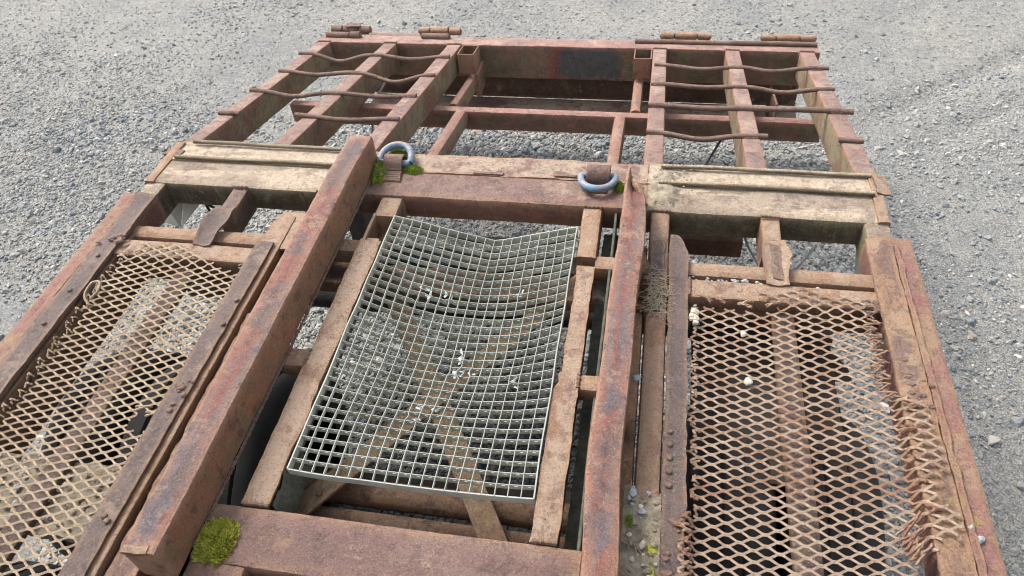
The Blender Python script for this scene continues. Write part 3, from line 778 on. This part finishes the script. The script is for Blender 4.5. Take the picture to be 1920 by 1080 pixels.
# ---- sloping tail
def tb(name, axis, a0, a1, u0, u1, v0, v1, mat, **k): return beam(name, axis, a0, a1, u0, u1, v0, v1, mat, T, tf=tail, **k)
for x0, x1 in ((-1.212, -1.148), (-.862, -.795), (-.530, -.460), (.482, .546), (.816, .880), (1.148, 1.214)):
    tb('tail_rail', 'y', 2.045, 3.345, x0, x1, -.124, 0, M_tail, r=.006, amp=.002)
tb('tail_cross_bar', 'x', -1.145, 1.19, 2.765, 2.828, -.225, -.126, M_tailx, r=.014, amp=.003)
for (x0, x1, y0, y1, zt) in ((-.357, -.305, 2.05, 2.763, -.118), (-.407, -.365, 2.83, 3.24, -.118), (.340, .390, 2.10, 2.763, -.122), (.404, .450, 2.83, 3.24, -.122)):
    tb('tail_inner_rail', 'y', y0, y1, x0, x1, zt-.085, zt, M_tail, r=.018, amp=.003)
tb('joint_block', 'x', -.44, -.34, 2.045, 2.11, -.10, -.035, M_tail, r=.006)
tb('joint_block', 'x', .325, .425, 2.045, 2.12, -.10, -.030, M_tail, r=.01)
tb('hanger_leg', 'y', 2.10, 2.20, .425, .470, -.55, -.16, M_dark, r=.004)
tb('hanger_leg', 'y', 2.20, 2.30, -.72, -.64, -.60, -.16, M_void, r=.004)
tb('end_beam', 'x', -1.226, 1.240, 3.350, 3.480, -.180, .001, M_end, r=.008, amp=.003)
beam('rear_panel', 'x', -1.0, 1.20, 3.435, 3.45, -.64, -.49, M_dark, T, r=.004)
beam('bumper_ledge', 'x', -1.0, 1.20, 3.315, 3.435, -.66, -.64, M_lip, T, r=.004, label='dusty lower ledge of the rear bumper')
#beam('grey_paint_patch', 'x', .03, .34, 3.3415, 3.3432, -.455, -.330, simple('grey_primer', (.085, .09, .095), (.12, .115, .115), 25, .7), T, r=.0006, amp=.0, label='dark grey patch of primer on the end beam')
for s, x0, x1 in ((-1, -.446, -.364), (1, .396, .478)):
    # open square socket: four walls
    z1, z0 = -.268, -.372
    th = .005; ya, yb = 3.200, 3.330
    vs, fs = [], []
    def ring(x0_, x1_, ya_, yb_, z): return [(x0_, ya_, z+.0), (x1_, ya_, z), (x1_, yb_, z-.02), (x0_, yb_, z-.02)]
    r1 = ring(x0, x1, ya, yb, z0); r2_ = ring(x0, x1, ya, yb, z1); r3 = ring(x0+th, x1-th, ya+th, yb-th, z1); r4 = ring(x0+th, x1-th, ya+th, yb-th, z0)
    vs, fs = loft([r1, r2_, r3, r4], caps=False)
    fs += [(12+k, 12+(k+1) % 4, (k+1) % 4, k) for k in range(4)]
    me = mesh('stake_socket', vs, fs, ORG); fixnormals(me)
    so_ = link('stake_socket', me, M_tail, T)
    bv = so_.modifiers.new('bevel', 'BEVEL'); bv.width = .0015; bv.segments = 2
beam('socket_gusset', 'z', -.50, -.375, -.372, -.352, 3.20, 3.33, M_tan, T, r=.002, amp=.0006)

# grip rods welded over the tail rails
def rod(xs_, y, mat=M_rod, dips=(), r=.0098, lift=.007, ydip=.004):
    x0, x1 = xs_; n = 44; pts = []
    for i in range(n+1):
        x = x0+(x1-x0)*i/n; dz = dy = 0
        for (c, w_, d) in dips:
            k = math.exp(-((x-c)/w_)**2); dz -= d*k; dy -= d*.55*k
        yy = y+dy+.004*mn.noise(Vector((x*5, y*7, 0)))
        pts.append(tail(Vector((x, yy, lift+dz+.0025*mn.noise(Vector((x*6, y*3, 4)))))))
    tube('grip_rod', pts, lambda i: r*(1+.08*mn.noise(Vector((i*.5, y, 0)))), mat, T, n=9)
rod((-1.225, -.462), 3.135, dips=((-1.01, .10, .034), (-.65, .12, .016)))
rod((-1.205, -.462), 2.872, dips=((-1.03, .12, .014), (-.65, .10, .036)))
rod((-1.215, -.470), 2.610, dips=((-1.02, .10, .020), (-.62, .12, .010)))
rod((-.890, -.462), 2.352, dips=((-.67, .12, .012),))
rod((-1.215, -1.125), 2.345)
rod((.492, 1.235), 3.095, dips=((.70, .12, .016), (1.00, .10, .018)))
rod((.485, 1.215), 2.840, dips=((.70, .12, .008), (1.02, .10, .020)))
rod((.480, 1.240), 2.590, dips=((.68, .12, .005),), r=.011)
rod((.480, .905), 2.325, dips=((.68, .10, .020),))
rod((1.140, 1.222), 2.318)
rod((.392, 1.236), 3.432, r=.0115, lift=.012, dips=((.7, .3, .003),))
# hinge tubes at the end
def htube(x0, x1, y, z, r, mat, cuts=()):
    xs_ = [x0]+list(cuts)+[x1]
    h = bpy.data.objects.new('ramp_hinge', None); col.objects.link(h); h.parent = T; h.location = ((x0+x1)/2, y-ORG.y, z+D)
    o2 = Vector(((x0+x1)/2, y, z+D))
    for a_, b_ in zip(xs_[:-1], xs_[1:]):
        rr = r*random.uniform(.9, 1.12); a2, b2 = a_+.003, b_-.003
        tube('hinge_knuckle', [(a2, y, z), (a2+.0015, y, z)]+[(a2+(b2-a2)*k/6, y+random.uniform(-.001, .001), z) for k in range(1, 6)]+[(b2-.0015, y, z), (b2, y, z)],
             lambda i, rr=rr: rr*(.9 if i in (0, 8-1+1) else 1), mat, h, n=12, org=o2)
        tube('hinge_pin', [(a2-.004, y, z), (b2+.004, y, z)], rr*.55, M_dark, h, n=8, org=o2)
ZT = lambda y: -(y-1.95)*.2122
htube(-1.215, -.995, 3.535, ZT(3.535)+.010, 0.021, M_rod, (-1.15, -1.06))
htube(-1.205, -1.015, 3.435, ZT(3.435)+.010, 0.019, M_rod, (-1.075,))
htube(-.735, -.505, 3.540, ZT(3.54)+.010, 0.021, M_tan, (-.67, -.57))
htube(-.690, -.540, 3.440, ZT(3.44)+.010, 0.018, M_rod)
htube(.512, .755, 3.530, ZT(3.53)+.010, 0.019, M_tan, (.58, .69))
htube(.990, 1.245, 3.525, ZT(3.525)+.010, 0.018, M_tan, (1.06, 1.17))
plate('hinge_flap', 'x', -1.13, -1.05, 3.52, 3.56, lambda a, t: ZT(3.54)+.040+.006*mn.noise(Vector((a*40, 0, 0))), .004, M_rod, T, nt_=3, tear=.006)
plate('end_lip', 'x', -1.0, -.72, 3.475, 3.515, lambda a, t: ZT(3.49)-.002, .012, M_beam, T, nt_=4, tear=.006)
tb('end_wing', 'y', 3.10, 3.36, 1.05, 1.06, -.34, -.18, M_dark, r=.003)

# weld beads where the bars meet
def bead(p, q, tf=None, r=.0045):
    p, q = Vector(p), Vector(q); n = max(4, int((q-p).length/.004)); sdb = random.uniform(0, 50); pts = []
    for k in range(n+1):
        c = p+(q-p)*k/n+.0015*mn.noise_vector(Vector((k*.4, sdb, 0))); pts.append(tf(c) if tf else c)
    return tube_geo(pts, lambda i: r*(1+.35*math.sin(i*1.9+sdb)+.4*mn.noise(Vector((i*.8, sdb, 3)))), 6)
bd = []
for x0, x1 in ((-1.212, -1.148), (-.862, -.795), (-.530, -.460), (.482, .546), (.816, .880), (1.148, 1.214)):
    bd.append(bead((x0, 3.347, .003), (x1, 3.347, .003), tail)); bd.append(bead((x0, 2.048, .001), (x1, 2.048, .001), tail))
    for x in (x0-.002, x1+.002): bd.append(bead((x, 3.343, -.002), (x, 3.343, -.12), tail))
for x0, x1 in ((-.350, -.278), (.308, .368), (-.875, -.821), (.840, .894), (-.574, -.517), (.517, .574)):
    bd.append(bead((x0, 1.797, .001), (x1, 1.797, .001)))
for x0, x1 in ((-.350, -.285), (.31, .366)): bd.append(bead((x0, .696, .002), (x1, .696, .002)))
for x, y0_, y1_ in ((-.352, 1.09, 1.146), (.364, 1.102, 1.148), (-1.126, 1.45, 1.515), (1.128, 1.45, 1.515), (.632, 1.45, 1.515), (-.640, 1.45, 1.515), (-1.126, 1.545, 1.60), (1.140, 1.545, 1.60)):
    bd.append(bead((x, y0_, .001), (x, y1_, .001)))
for y in (3.135, 2.872, 2.610): 
    for x in (-1.18, -.828, -.495): bd.append(bead((x-.022, y-.008, .002), (x+.022, y-.008, .002), tail, .004))
for y in (3.095, 2.840, 2.590, 2.325):
    for x in (.514, .848)+((1.18,) if y > 2.4 else ()): bd.append(bead((x-.022, y-.009, .002), (x+.022, y-.009, .002), tail, .004))
bd.append(bead((-.490, .52, .002), (-.490, 1.9, .002), None, .004)); bd.append(bead((-.409, .60, .002), (-.409, 1.93, .002), None, .004))
v, f = merge(bd); me = mesh('weld_bead', v, f, ORG); fixnormals(me); link('weld_bead', me, M_rod, T)['kind'] = 'stuff'

# lashing rings
def lashing(cx, cy, flip, lift, label):
    r_ = bpy.data.objects.new('lashing_ring', None); col.objects.link(r_); r_.parent = T; r_.location = (cx, cy-ORG.y, D)
    r_['label'] = label; o2 = Vector((cx, cy, D))
    W_, Hh = .054, .088; loop = []
    for k in range(40):
        a_ = math.pi*k/39; loop.append((W_*math.cos(a_), Hh*math.sin(a_)**.8*.80 if 0 < k < 39 else 0))
    pts = [(W_, -.004)]+loop+[(-W_, -.004)]
    n_s = 12; pts = pts+[(-W_+2*W_*k/n_s, -.006) for k in range(1, n_s)]
    P3 = []
    for (u_, v_) in pts:
        P3.append(Vector((cx+u_, cy+flip*(v_), .020+lift*v_)))
    P3.append(P3[0])
    tube('ring_loop', P3, .0115, M_blue, r_, n=10, org=o2)
    # strap folded over the straight side
    prof = []
    for k in range(11):
        a_ = math.pi*k/10; prof.append((cy+flip*(.0-.019*math.cos(a_)*-1), .020+.021*math.sin(a_)))
    prof = [(cy+flip*.020, .004)]+prof[::-1][::-1]
    path = [(cy+flip*.024, .002), (cy+flip*.024, .016), (cy+flip*.019, .030), (cy+flip*.009, .038), (cy-flip*.006, .040), (cy-flip*.020, .034), (cy-flip*.032, .018), (cy-flip*.042, .006)]
    if flip < 0: path = [(cy-.024, .006), (cy-.023, .020), (cy-.016, .033), (cy-.003, .040), (cy+.012, .038), (cy+.026, .028), (cy+.034, .014), (cy+.040, .004)]
    sp_ = smooth_path([(0, a_, b_) for a_, b_ in path], 4); rings = []
    hw = .033 if flip > 0 else .037
    if flip < 0: sp_ = [Vector((p.x, cy+.004+(p.y-cy)*1.15, p.z*1.3)) for p in sp_]
    for i, p in enumerate(sp_):
        d = (sp_[min(i+1, len(sp_)-1)]-sp_[max(i-1, 0)]).normalized(); n = Vector((0, -d.z, d.y))
        if n.z < 0 and i < len(sp_)*.9 and abs(n.z) > .2: n = -n
        ring = []
        for (u_, v_) in rsection(-hw, hw, -.004, .004, .002, .012):
            ring.append(tuple(wob((cx+u_, p.y+n.y*v_, p.z+n.z*v_), .0018, 20)))
        rings.append(ring)
    v, f = loft(rings); me = mesh('strap', v, f, o2); fixnormals(me); link('strap', me, M_rod, r_)
    parts = []
    for q in range(5):   # ropey weld beads in front of the strap
        yb = (cy-.046-.009*q) if flip > 0 else (cy-.034-.010*q*.9)
        if flip < 0: yb = cy-.026-.007*q
        wdt = hw*(1.0+.06*q) if flip > 0 else hw*.85
        pts = [(cx-wdt+2*wdt*k/14, yb+.003*mn.noise(Vector((k*.6, q*3.1, cx*9))), .006-.0008*q+.002*mn.noise(Vector((k*.9, q, 2)))) for k in range(15)]
        parts.append(tube_geo(pts, lambda i: .0062, 7))
    v, f = merge(parts); me = mesh('weld_bead', v, f, o2); fixnormals(me); link('weld_bead', me, M_rod, r_)
lashing(-.347, 1.955, 1, .26, 'left lashing ring with worn pale blue paint, lying back over moss')
lashing(.342, 1.925, -1, .12, 'right lashing ring with bright blue paint, lying towards the viewer')

# hanging brackets at both ends of the cross member
def folded(pts, mat):
    vs = []; fs = []
    for tri in pts:
        a_, b_, c_ = [Vector(p) for p in tri]; n = (b_-a_).cross(c_-a_).normalized()*.003; b0 = len(vs)
        vs += [tuple(a_), tuple(b_), tuple(c_), tuple(a_+n), tuple(b_+n), tuple(c_+n)]
        fs += [(b0, b0+1, b0+2), (b0+3, b0+5, b0+4), (b0, b0+3, b0+4, b0+1), (b0+1, b0+4, b0+5, b0+2), (b0+2, b0+5, b0+3, b0)]
    me = mesh('lamp_bracket', vs, fs, ORG); fixnormals(me); link('lamp_bracket', me, mat, T, smooth=0)
folded([((-1.21, 1.83, -.10), (-1.13, 1.86, -.10), (-1.175, 1.82, -.225)), ((-1.13, 1.86, -.10), (-1.045, 1.84, -.10), (-1.172, 1.82, -.225)), ((-1.29, 1.84, -.21), (-1.20, 1.84, -.11), (-1.178, 1.82, -.225))], M_galv)
folded([((1.135, 1.80, -.10), (1.20, 1.80, -.09), (1.225, 1.80, -.30)), ((1.135, 1.80, -.10), (1.225, 1.80, -.30), (1.175, 1.79, -.30))], M_galv)
# cables
tube('cable', smooth_path([(.90, 2.80, -.22), (.86, 2.88, -.32), (.80, 2.80, -.42), (.70, 2.60, -.48), (.60, 2.45, -.46)], 8), .0055, M_black, T)
tube('cable', smooth_path([(-.75, 3.02, -.30), (-.80, 2.94, -.38), (-.79, 2.84, -.42), (-.76, 2.70, -.44), (-.74, 2.5, -.52)], 8), .0055, M_grey, T)
tube('cable', smooth_path([(-1.06, 1.86, -.10), (-1.05, 1.85, -.16), (-1.00, 1.82, -.21), (-.95, 1.80, -.23)], 8), .005, M_black, T)
tube('cable', smooth_path([(-1.05, 1.83, -.10), (-.98, 1.81, -.115), (-.92, 1.81, -.105)], 8), .005, M_black, T)
tube('cable', smooth_path([(.80, 1.85, -.10), (.84, 1.80, -.16), (.90, 1.72, -.19), (.96, 1.74, -.16), (1.02, 1.80, -.10)], 8), .0035, M_grey, T)

# ---------------------------------------------------------------- the bent galvanised grating
GO = Vector((.01, 1.24, D))
G = bpy.data.objects.new('metal_grating', None); col.objects.link(G); G.location = GO
tag(G, 'galvanised steel walkway grating, sagging and bent down the middle, laid in the centre frame', 'grating')
GX0, GX1, GY0, GY1 = -.276, .300, .790, 1.695; NXg, NYg = 20, 30
def gzf(x, y):
    c = .045; d_ = (x-c)/(c-GX0) if x < c else (x-c)/(GX1-c)
    f_ = min(1, max(0, (y-.82)/.45)); f_ = f_*f_*(3-2*f_)
    farw = max(0, (y-1.35)/.35)
    sharp = (1-abs(d_)); soft = (1-d_*d_)
    prof = soft*(1-min(1, farw))+sharp*min(1, farw)
    return .006 - (.012+.068*f_)*max(0, prof) + .003*mn.noise(Vector((x*9, y*9, 0)))
dents = [(-.12, 1.40, .045), (-.055, 1.42, .03), (0.03, 1.17, .055), (-.02, 1.00, .045), (.06, 1.15, .04), (.20, 1.13, .03), (.15, 1.46, .02)]
def gxy(x, y, k=1.0):
    dx = .0035*mn.noise(Vector((x*7, y*7, 5)))*k; dy = .0035*mn.noise(Vector((x*7, y*7, 9)))*k
    for (a_, b_, s_) in dents:
        q = math.exp(-((x-a_)**2+(y-b_)**2)/(s_*s_*.45)); dx += .012*q*mn.noise(Vector((x*60, y*45, 1)))*k; dy += .016*q*mn.noise(Vector((x*50, y*60, 7)))*k
    return x+dx, y+dy
DEP = .022
def gp(x, y, dz=0): a_, b_ = gxy(x, y); return Vector((a_, b_, gzf(x, y)+dz))
nxs = [GX0+(GX1-GX0)*i/NXg for i in range(NXg+1)]; nys = [GY0+(GY1-GY0)*j/NYg for j in range(NYg+1)]
for j, y in enumerate(nys):   # deep bars across, each with punched slots
    vs, fs = [], []
    edge = j in (0, NYg); dep = .026 if edge else DEP; th = .0014 if not edge else .003
    def q4(pa, pb, pc, pd):
        b = len(vs)
        for p in (pa, pb, pc, pd): vs.append(tuple(p+Vector((0, -th/2, 0))))
        for p in (pa, pb, pc, pd): vs.append(tuple(p+Vector((0, th/2, 0))))
        fs.extend([(b, b+1, b+2, b+3), (b+7, b+6, b+5, b+4), (b, b+4, b+5, b+1), (b+1, b+5, b+6, b+2), (b+2, b+6, b+7, b+3), (b+3, b+7, b+4, b)])
    for i in range(NXg):
        x0, x1 = nxs[i], nxs[i+1]; skip = False
        def pt(t, d_):
            x = x0+(x1-x0)*t; p = gp(x, y); nrm_tilt = .10
            return p+Vector((0, d_*nrm_tilt, -d_))
        if edge:
            q4(pt(0, 0), pt(1, 0), pt(1, dep), pt(0, dep)); continue
        # slot opening between t .38-.66, depth .004-.0075
        s0, s1, a0, a1 = .36, .64, .0045, .0085
        q4(pt(0, 0), pt(.5, 0), pt(.5, a0), pt(0, a0)); q4(pt(.5, 0), pt(1, 0), pt(1, a0), pt(.5, a0))
        q4(pt(0, a0), pt(s0, a0), pt(s0, a1), pt(0, a1)); q4(pt(s1, a0), pt(1, a0), pt(1, a1), pt(s1, a1))
        q4(pt(0, a1), pt(.5, a1), pt(.5, dep), pt(0, dep)); q4(pt(.5, a1), pt(1, a1), pt(1, dep), pt(.5, dep))
    me = mesh('bearing_bar', vs, fs, GO); link('bearing_bar', me, M_galv, G, smooth=0)
for i, x in enumerate(nxs):   # shallow bars lengthwise
    vs, fs = [], []; rings = []; edge = i in (0, NXg); dep = .024 if edge else .011; wd = .0008 if not edge else .0016
    for k in range(NYg*2+1):
        y = GY0+(GY1-GY0)*k/(NYg*2); p = gp(x, y, .0012)
        rings.append([tuple(p+Vector((-wd, 0, 0))), tuple(p+Vector((wd, 0, 0))), tuple(p+Vector((wd*.8, 0, -dep))), tuple(p+Vector((-wd*.8, 0, -dep)))])
    v, f = loft(rings); me = mesh('cross_rod', v, f, GO); fixnormals(me); link('cross_rod', me, M_galv, G, smooth=0)
# bent-over tabs and torn strips
def strip(pts, wd, mat):
    P3 = smooth_path(pts, 5); rings = []
    for i, p in enumerate(P3):
        d = (P3[min(i+1, len(P3)-1)]-P3[max(i-1, 0)]).normalized(); n = d.cross(Vector((math.sin(i*.25), .3, math.cos(i*.25)))).normalized()
        b_ = d.cross(n).normalized()*.0006
        rings.append([tuple(p-n*wd+b_), tuple(p+n*wd+b_), tuple(p+n*wd-b_), tuple(p-n*wd-b_)])
    v, f = loft(rings); me = mesh('bent_strip', v, f, GO); fixnormals(me); link('bent_strip', me, mat, G, smooth=30)
for (a_, b_, s_) in dents:
    for k in range(3 if s_ > .035 else 2):
        x, y = a_+random.gauss(0, s_*.5), b_+random.gauss(0, s_*.5); an = random.uniform(-1.2, 1.2)
        L = random.uniform(.015, .034); z = gzf(x, y)
        strip([(x, y, z-.004), (x+L*.5*math.cos(an), y+L*.5*math.sin(an), z+random.uniform(-.008, .005)), (x+L*math.cos(an+.8), y+L*math.sin(an+.8), z-random.uniform(0, .012))],
              random.uniform(.0025, .005), M_galvb)

# ---------------------------------------------------------------- moss cushions, dirt, twine, stones
def moss(cx, cy, z, rx, ry, h, mat, label, n=1400, bl=.007, rot=0.0, cat='moss', ragged=.22):
    o2 = Vector((cx, cy, z+D)); vs, fs = [], []; sdm = random.uniform(0, 40)
    R_, S_ = 7, 26; ca, sa = math.cos(rot), math.sin(rot)
    def edge(a_): return 1+ragged*mn.noise(Vector((math.cos(a_)*1.7, math.sin(a_)*1.7, sdm)))+ragged*.7*mn.noise(Vector((math.cos(a_)*6, math.sin(a_)*6, sdm)))
    def surf(a_, q):
        e = edge(a_)*q; u_, v_ = rx*e*math.cos(a_), ry*e*math.sin(a_)
        x, y = cx+u_*ca-v_*sa, cy+u_*sa+v_*ca
        return Vector((x, y, z+h*(1-q*q)**.7*(1+.5*mn.noise(Vector((x*60, y*60, sdm))))-.001*q))
    vs.append(tuple(surf(0, 0)))
    for i in range(1, R_+1):
        for k in range(S_): vs.append(tuple(surf(2*math.pi*k/S_, i/R_)))
    for k in range(S_): fs.append((0, 1+k, 1+(k+1) % S_))
    for i in range(R_-1):
        for k in range(S_):
            a0, a1 = 1+i*S_+k, 1+i*S_+(k+1) % S_; fs.append((a0, a0+S_, a1+S_, a1))
    for _ in range(n):
        a_ = random.uniform(0, 6.283); q = math.sqrt(random.uniform(0, 1.22)); p = surf(a_, min(q, .99))
        if q > 1: p += Vector((rx*(q-1)*2.2*math.cos(a_+rot), ry*(q-1)*2.2*math.sin(a_+rot), 0))
        d = Vector((random.gauss(0, .55)+.4*q*math.cos(a_), random.gauss(0, .55)+.4*q*math.sin(a_), 1)).normalized()
        L = bl*random.uniform(.5, 1.25); t = Vector((random.uniform(-1, 1), random.uniform(-1, 1), 0)).normalized()*bl*.13; b = len(vs)
        vs += [tuple(p-t), tuple(p+t), tuple(p+d*L*.6+t*.8), tuple(p+d*L), tuple(p+d*L*.6-t*.8)]; fs += [(b, b+1, b+2, b+3, b+4)]
    me = mesh('moss_cushion', vs, fs, o2); o = link('moss_cushion', me, mat, None, smooth=0); o.location = o2
    return tag(o, label, cat, 'moss cushions growing on the trailer')
moss(-.366, .603, .001, .036, .042, .015, M_mossY, 'round yellow green moss cushion beside the near end of the left beam', n=4200, bl=.012)
moss(-.390, 1.915, .001, .030, .062, .026, M_mossG, 'deep green moss wedged between the left beam and the pale ring', rot=.1)
moss(-.345, 2.005, .001, .050, .028, .016, M_mossG, 'green moss inside the loop of the pale blue ring')
moss(-.280, 1.932, .001, .034, .020, .016, M_mossG, 'small green moss pad at the right foot of the pale blue ring', n=700)
moss(.412, 1.895, .001, .013, .022, .016, M_mossG, 'tiny green moss tuft between the bright blue ring and the right beam', n=500)
moss(.560, .680, .000, .012, .085, .003, M_mossY, 'narrow yellow green moss streak on the dirt by the right rail', n=520, bl=.006, ragged=.9)
moss(.510, .775, .000, .009, .060, .003, M_mossG, 'thin moss strip on the dirt against the right beam', n=500, bl=.006, ragged=.55)

def dirt(name, x0, x1, y0, y1, zf, mat, label, cat, n=60, m=14):
    vs, fs = [], []; o2 = Vector(((x0+x1)/2, (y0+y1)/2, D)); 
    for j in range(n+1):
        for i in range(m+1):
            x = x0+(x1-x0)*i/m; y = y0+(y1-y0)*j/n
            vs.append((x, y, zf(x, y)+.006*mn.noise(Vector((x*40, y*40, 0)))+.003*mn.noise(Vector((x*130, y*130, 3)))))
    fs = [(j*(m+1)+i, j*(m+1)+i+1, (j+1)*(m+1)+i+1, (j+1)*(m+1)+i) for j in range(n) for i in range(m)]
    k = len(vs); border = [j*(m+1) for j in range(n+1)]+[n*(m+1)+i for i in range(1, m+1)]+[j*(m+1)+m for j in range(n-1, -1, -1)]+[i for i in range(m-1, 0, -1)]
    for b in border: vs.append((vs[b][0], vs[b][1], vs[b][2]-.05))
    q = len(border)
    for i in range(q): fs.append((border[i], border[(i+1) % q], k+(i+1) % q, k+i))
    me = mesh(name, vs, fs, o2); fixnormals(me); o = link(name, me, mat, None); o.location = o2; o['kind'] = 'stuff'
    return tag(o, label, cat)
dirt('dirt_heap', .496, .5765, .30, .862, lambda x, y: .002-.02*max(0, (y-.82)/.04), M_dirt, 'packed pale dirt filling the slot beside the right beam', 'dirt')
dirt('dust_drift', .50, .64, 1.812, 2.03, lambda x, y: .010-.016*((x-.55)/.06)**2-.012*((y-1.90)/.11)**2, M_dirt, 'gritty dust drift on the cross member beside the right beam', 'dirt')

def stone(x, y, z, s, mat, label, group='stones lying on the trailer'):
    bm = bmesh.new(); bmesh.ops.create_icosphere(bm, subdivisions=2, radius=1); sd_ = random.uniform(0, 90)
    for v in bm.verts:
        n = mn.noise_vector(v.co*.9+Vector((sd_, 0, sd_))); v.co = Vector((v.co.x*1.15, v.co.y*.9, v.co.z*.62))+n*.55
        v.co *= s
    me = bpy.data.meshes.new('stone'); bm.to_mesh(me); bm.free()
    o = link('stone', me, mat, None, smooth=0); o.location = (x, y, z+D+s*.45); o.rotation_euler = (0, 0, random.uniform(0, 6))
    return tag(o, label, 'stone', group)
stone(.771, 1.330, -.010, .009, M_pale, 'pale pebble on the right mesh, nearest its top edge')
stone(.777, 1.180, -.016, .011, M_pale, 'pale angular stone in the middle of the right mesh, left of its centre bar')
stone(.506, 1.157, -.012, .011, M_slate, 'blue grey stone stuck in the slit beside the right beam')
stone(.781, 1.522, -.010, .009, M_slate, 'small bluish stone behind the rail at the top of the right mesh')
stone(1.212, .822, .000, .008, M_slate, 'small grey stone on the right outer rail')
stone(1.198, .845, .002, .006, M_slate, 'tiny dark green stone on the right outer rail')
stone(-.947, .802, -.018, .009, M_pale, 'pale pebble caught in the left mesh, highest of them')
stone(-.90, .745, -.050, .009, M_slate, 'blue stone on the dirty plate under the left mesh')
stone(-.83, .705, -.050, .008, M_pale, 'pale stone on the dirty plate under the left mesh')
stone(.536, .790, .004, .008, M_slate, 'blue grey pebble at the far end of the dirt slot')
stone(.556, .640, .006, .010, M_slate, 'greenish grey stone at the near end of the dirt slot')
stone(.512, .835, .000, .011, M_slate, 'dark stone against the right beam at the far end of the dirt')
stone(.540, .715, .006, .007, M_pale, 'white chip in the middle of the dirt slot')
stone(.52, .62, .004, .008, M_pale, 'pinkish stone at the left of the dirt slot')
stone(.86, .56, -.02, .008, M_slate, 'dark pebble on the centre bar under the right mesh')
stone(.975, 1.525, -.02, .006, M_pale, 'pale grit behind the far right mesh rail')
def grit(name, spots, mat, label, cat):
    parts = []
    for (x, y, z, r_) in spots:
        bm = bmesh.new(); bmesh.ops.create_icosphere(bm, subdivisions=1, radius=1); q = random.uniform(0, 90)
        v = [tuple(Vector((x, y, z+r_*.3))+r_*(Vector((p.co.x*1.2, p.co.y, p.co.z*.6))+.6*mn.noise_vector(p.co*.9+Vector((q, 0, q))))) for p in bm.verts]
        parts.append((v, [tuple(w_.index for w_ in f.verts) for f in bm.faces])); bm.free()
    v, f = merge(parts); o2 = Vector(spots[0][:3])+OFF
    me = mesh(name, v, f, o2); o = link(name, me, mat, None, smooth=0); o.location = o2; o['kind'] = 'stuff'; tag(o, label, cat)
U = random.uniform
for m_, w_, n_g in ((M_slate, 'blue grey', 26), (M_pale, 'pale', 22), (M_dirt, 'earthy', 60)):
    grit('grit', [(U(.502, .571), U(.36, .85), .003, U(.002, .0065)) for _ in range(n_g)], m_, w_+' grit bedded in the dirt of the narrow slot beside the right beam', 'grit')
    grit('grit', [(U(-1.09, -.67), U(.60, .765), -.056, U(.003, .009)) for _ in range(n_g)], m_, w_+' grit lying on the dirty plate seen through the left mesh', 'grit')
grit('grit', [(U(.52, .64), U(1.82, 2.03), .004, U(.0015, .0035)) for _ in range(90)], M_dirt, 'fine earthy grit on the cross member right of the right beam', 'grit')
grit('grit', [(U(.62, .84), 1.522+U(-.008, .012), -.012, U(.002, .005)) for _ in range(30)], M_slate, 'grit caught behind the rail at the top of the right mesh', 'grit')
# dried mud nest at the corner of the right mesh
parts = []
for k in range(9):
    x, y = .643+random.gauss(0, .007), 1.365+random.gauss(0, .012); r_ = random.uniform(.006, .011)
    pts = [(x+.004*math.sin(i), y+r_*.3*i/4, .000+r_*math.sin(math.pi*i/6)) for i in range(7)]
    parts.append(tube_geo(pts, lambda i, r_=r_: r_*(.4+.6*math.sin(math.pi*(i+.5)/7)), 8))
v, f = merge(parts); o2 = Vector((.643, 1.365, D)); me = mesh('mud_lump', v, f, o2); fixnormals(me)
o = link('mud_lump', me, M_pale, None); o.location = o2
tag(o, 'pale dried mud lump at the far left corner of the right mesh', 'mud lump')

# twine wound round the right inner rail
parts = []
for q in range(16):
    yb = random.choice((1.505, 1.50, 1.44, 1.38))+random.gauss(0, .018); sk = random.uniform(-.03, .03); pts = []
    for k in range(9):
        t = k/8; pts.append((.514+.062*t, yb+sk*(t-.5)+.006*mn.noise(Vector((t*3, q, 0))), .001+.006*math.sin(math.pi*t)**.4+.002*random.random()))
    parts.append(tube_geo(pts, .0007, 5))
for q in range(110):
    x, y = .545+random.gauss(0, .012), 1.44+random.gauss(0, .045); pts = []; a_ = random.uniform(0, 6.28)
    for k in range(7):
        pts.append((x, y, .006+.005*random.random())); a_ += random.uniform(-.8, .8); x += .007*math.cos(a_); y += .007*math.sin(a_)
    parts.append(tube_geo(pts, .0006, 4))
v, f = merge(parts); o2 = Vector((.545, 1.44, D)); me = mesh('twine', v, f, o2); o = link('twine', me, M_twine, None, smooth=0); o.location = o2
tag(o, 'frayed straw coloured twine wound round the right inner rail', 'twine')
# dry stalks in the dirt slot
parts = []
for q in range(26):
    x, y = random.uniform(.505, .572), random.uniform(.45, .84); a_ = random.uniform(.6, 2.6); pts = []
    L = random.uniform(.02, .055)
    for k in range(5):
        pts.append((x+L*k/4*math.cos(a_), y+L*k/4*math.sin(a_), .006+.004*math.sin(k)))
    parts.append(tube_geo(pts, .0007, 4))
v, f = merge(parts); o2 = Vector((.54, .65, D)); me = mesh('dry_stalks', v, f, o2); o = link('dry_stalks', me, M_straw, None, smooth=0); o.location = o2; o['kind'] = 'stuff'
tag(o, 'dry stalks lying on the dirt beside the right beam', 'dry stalks')
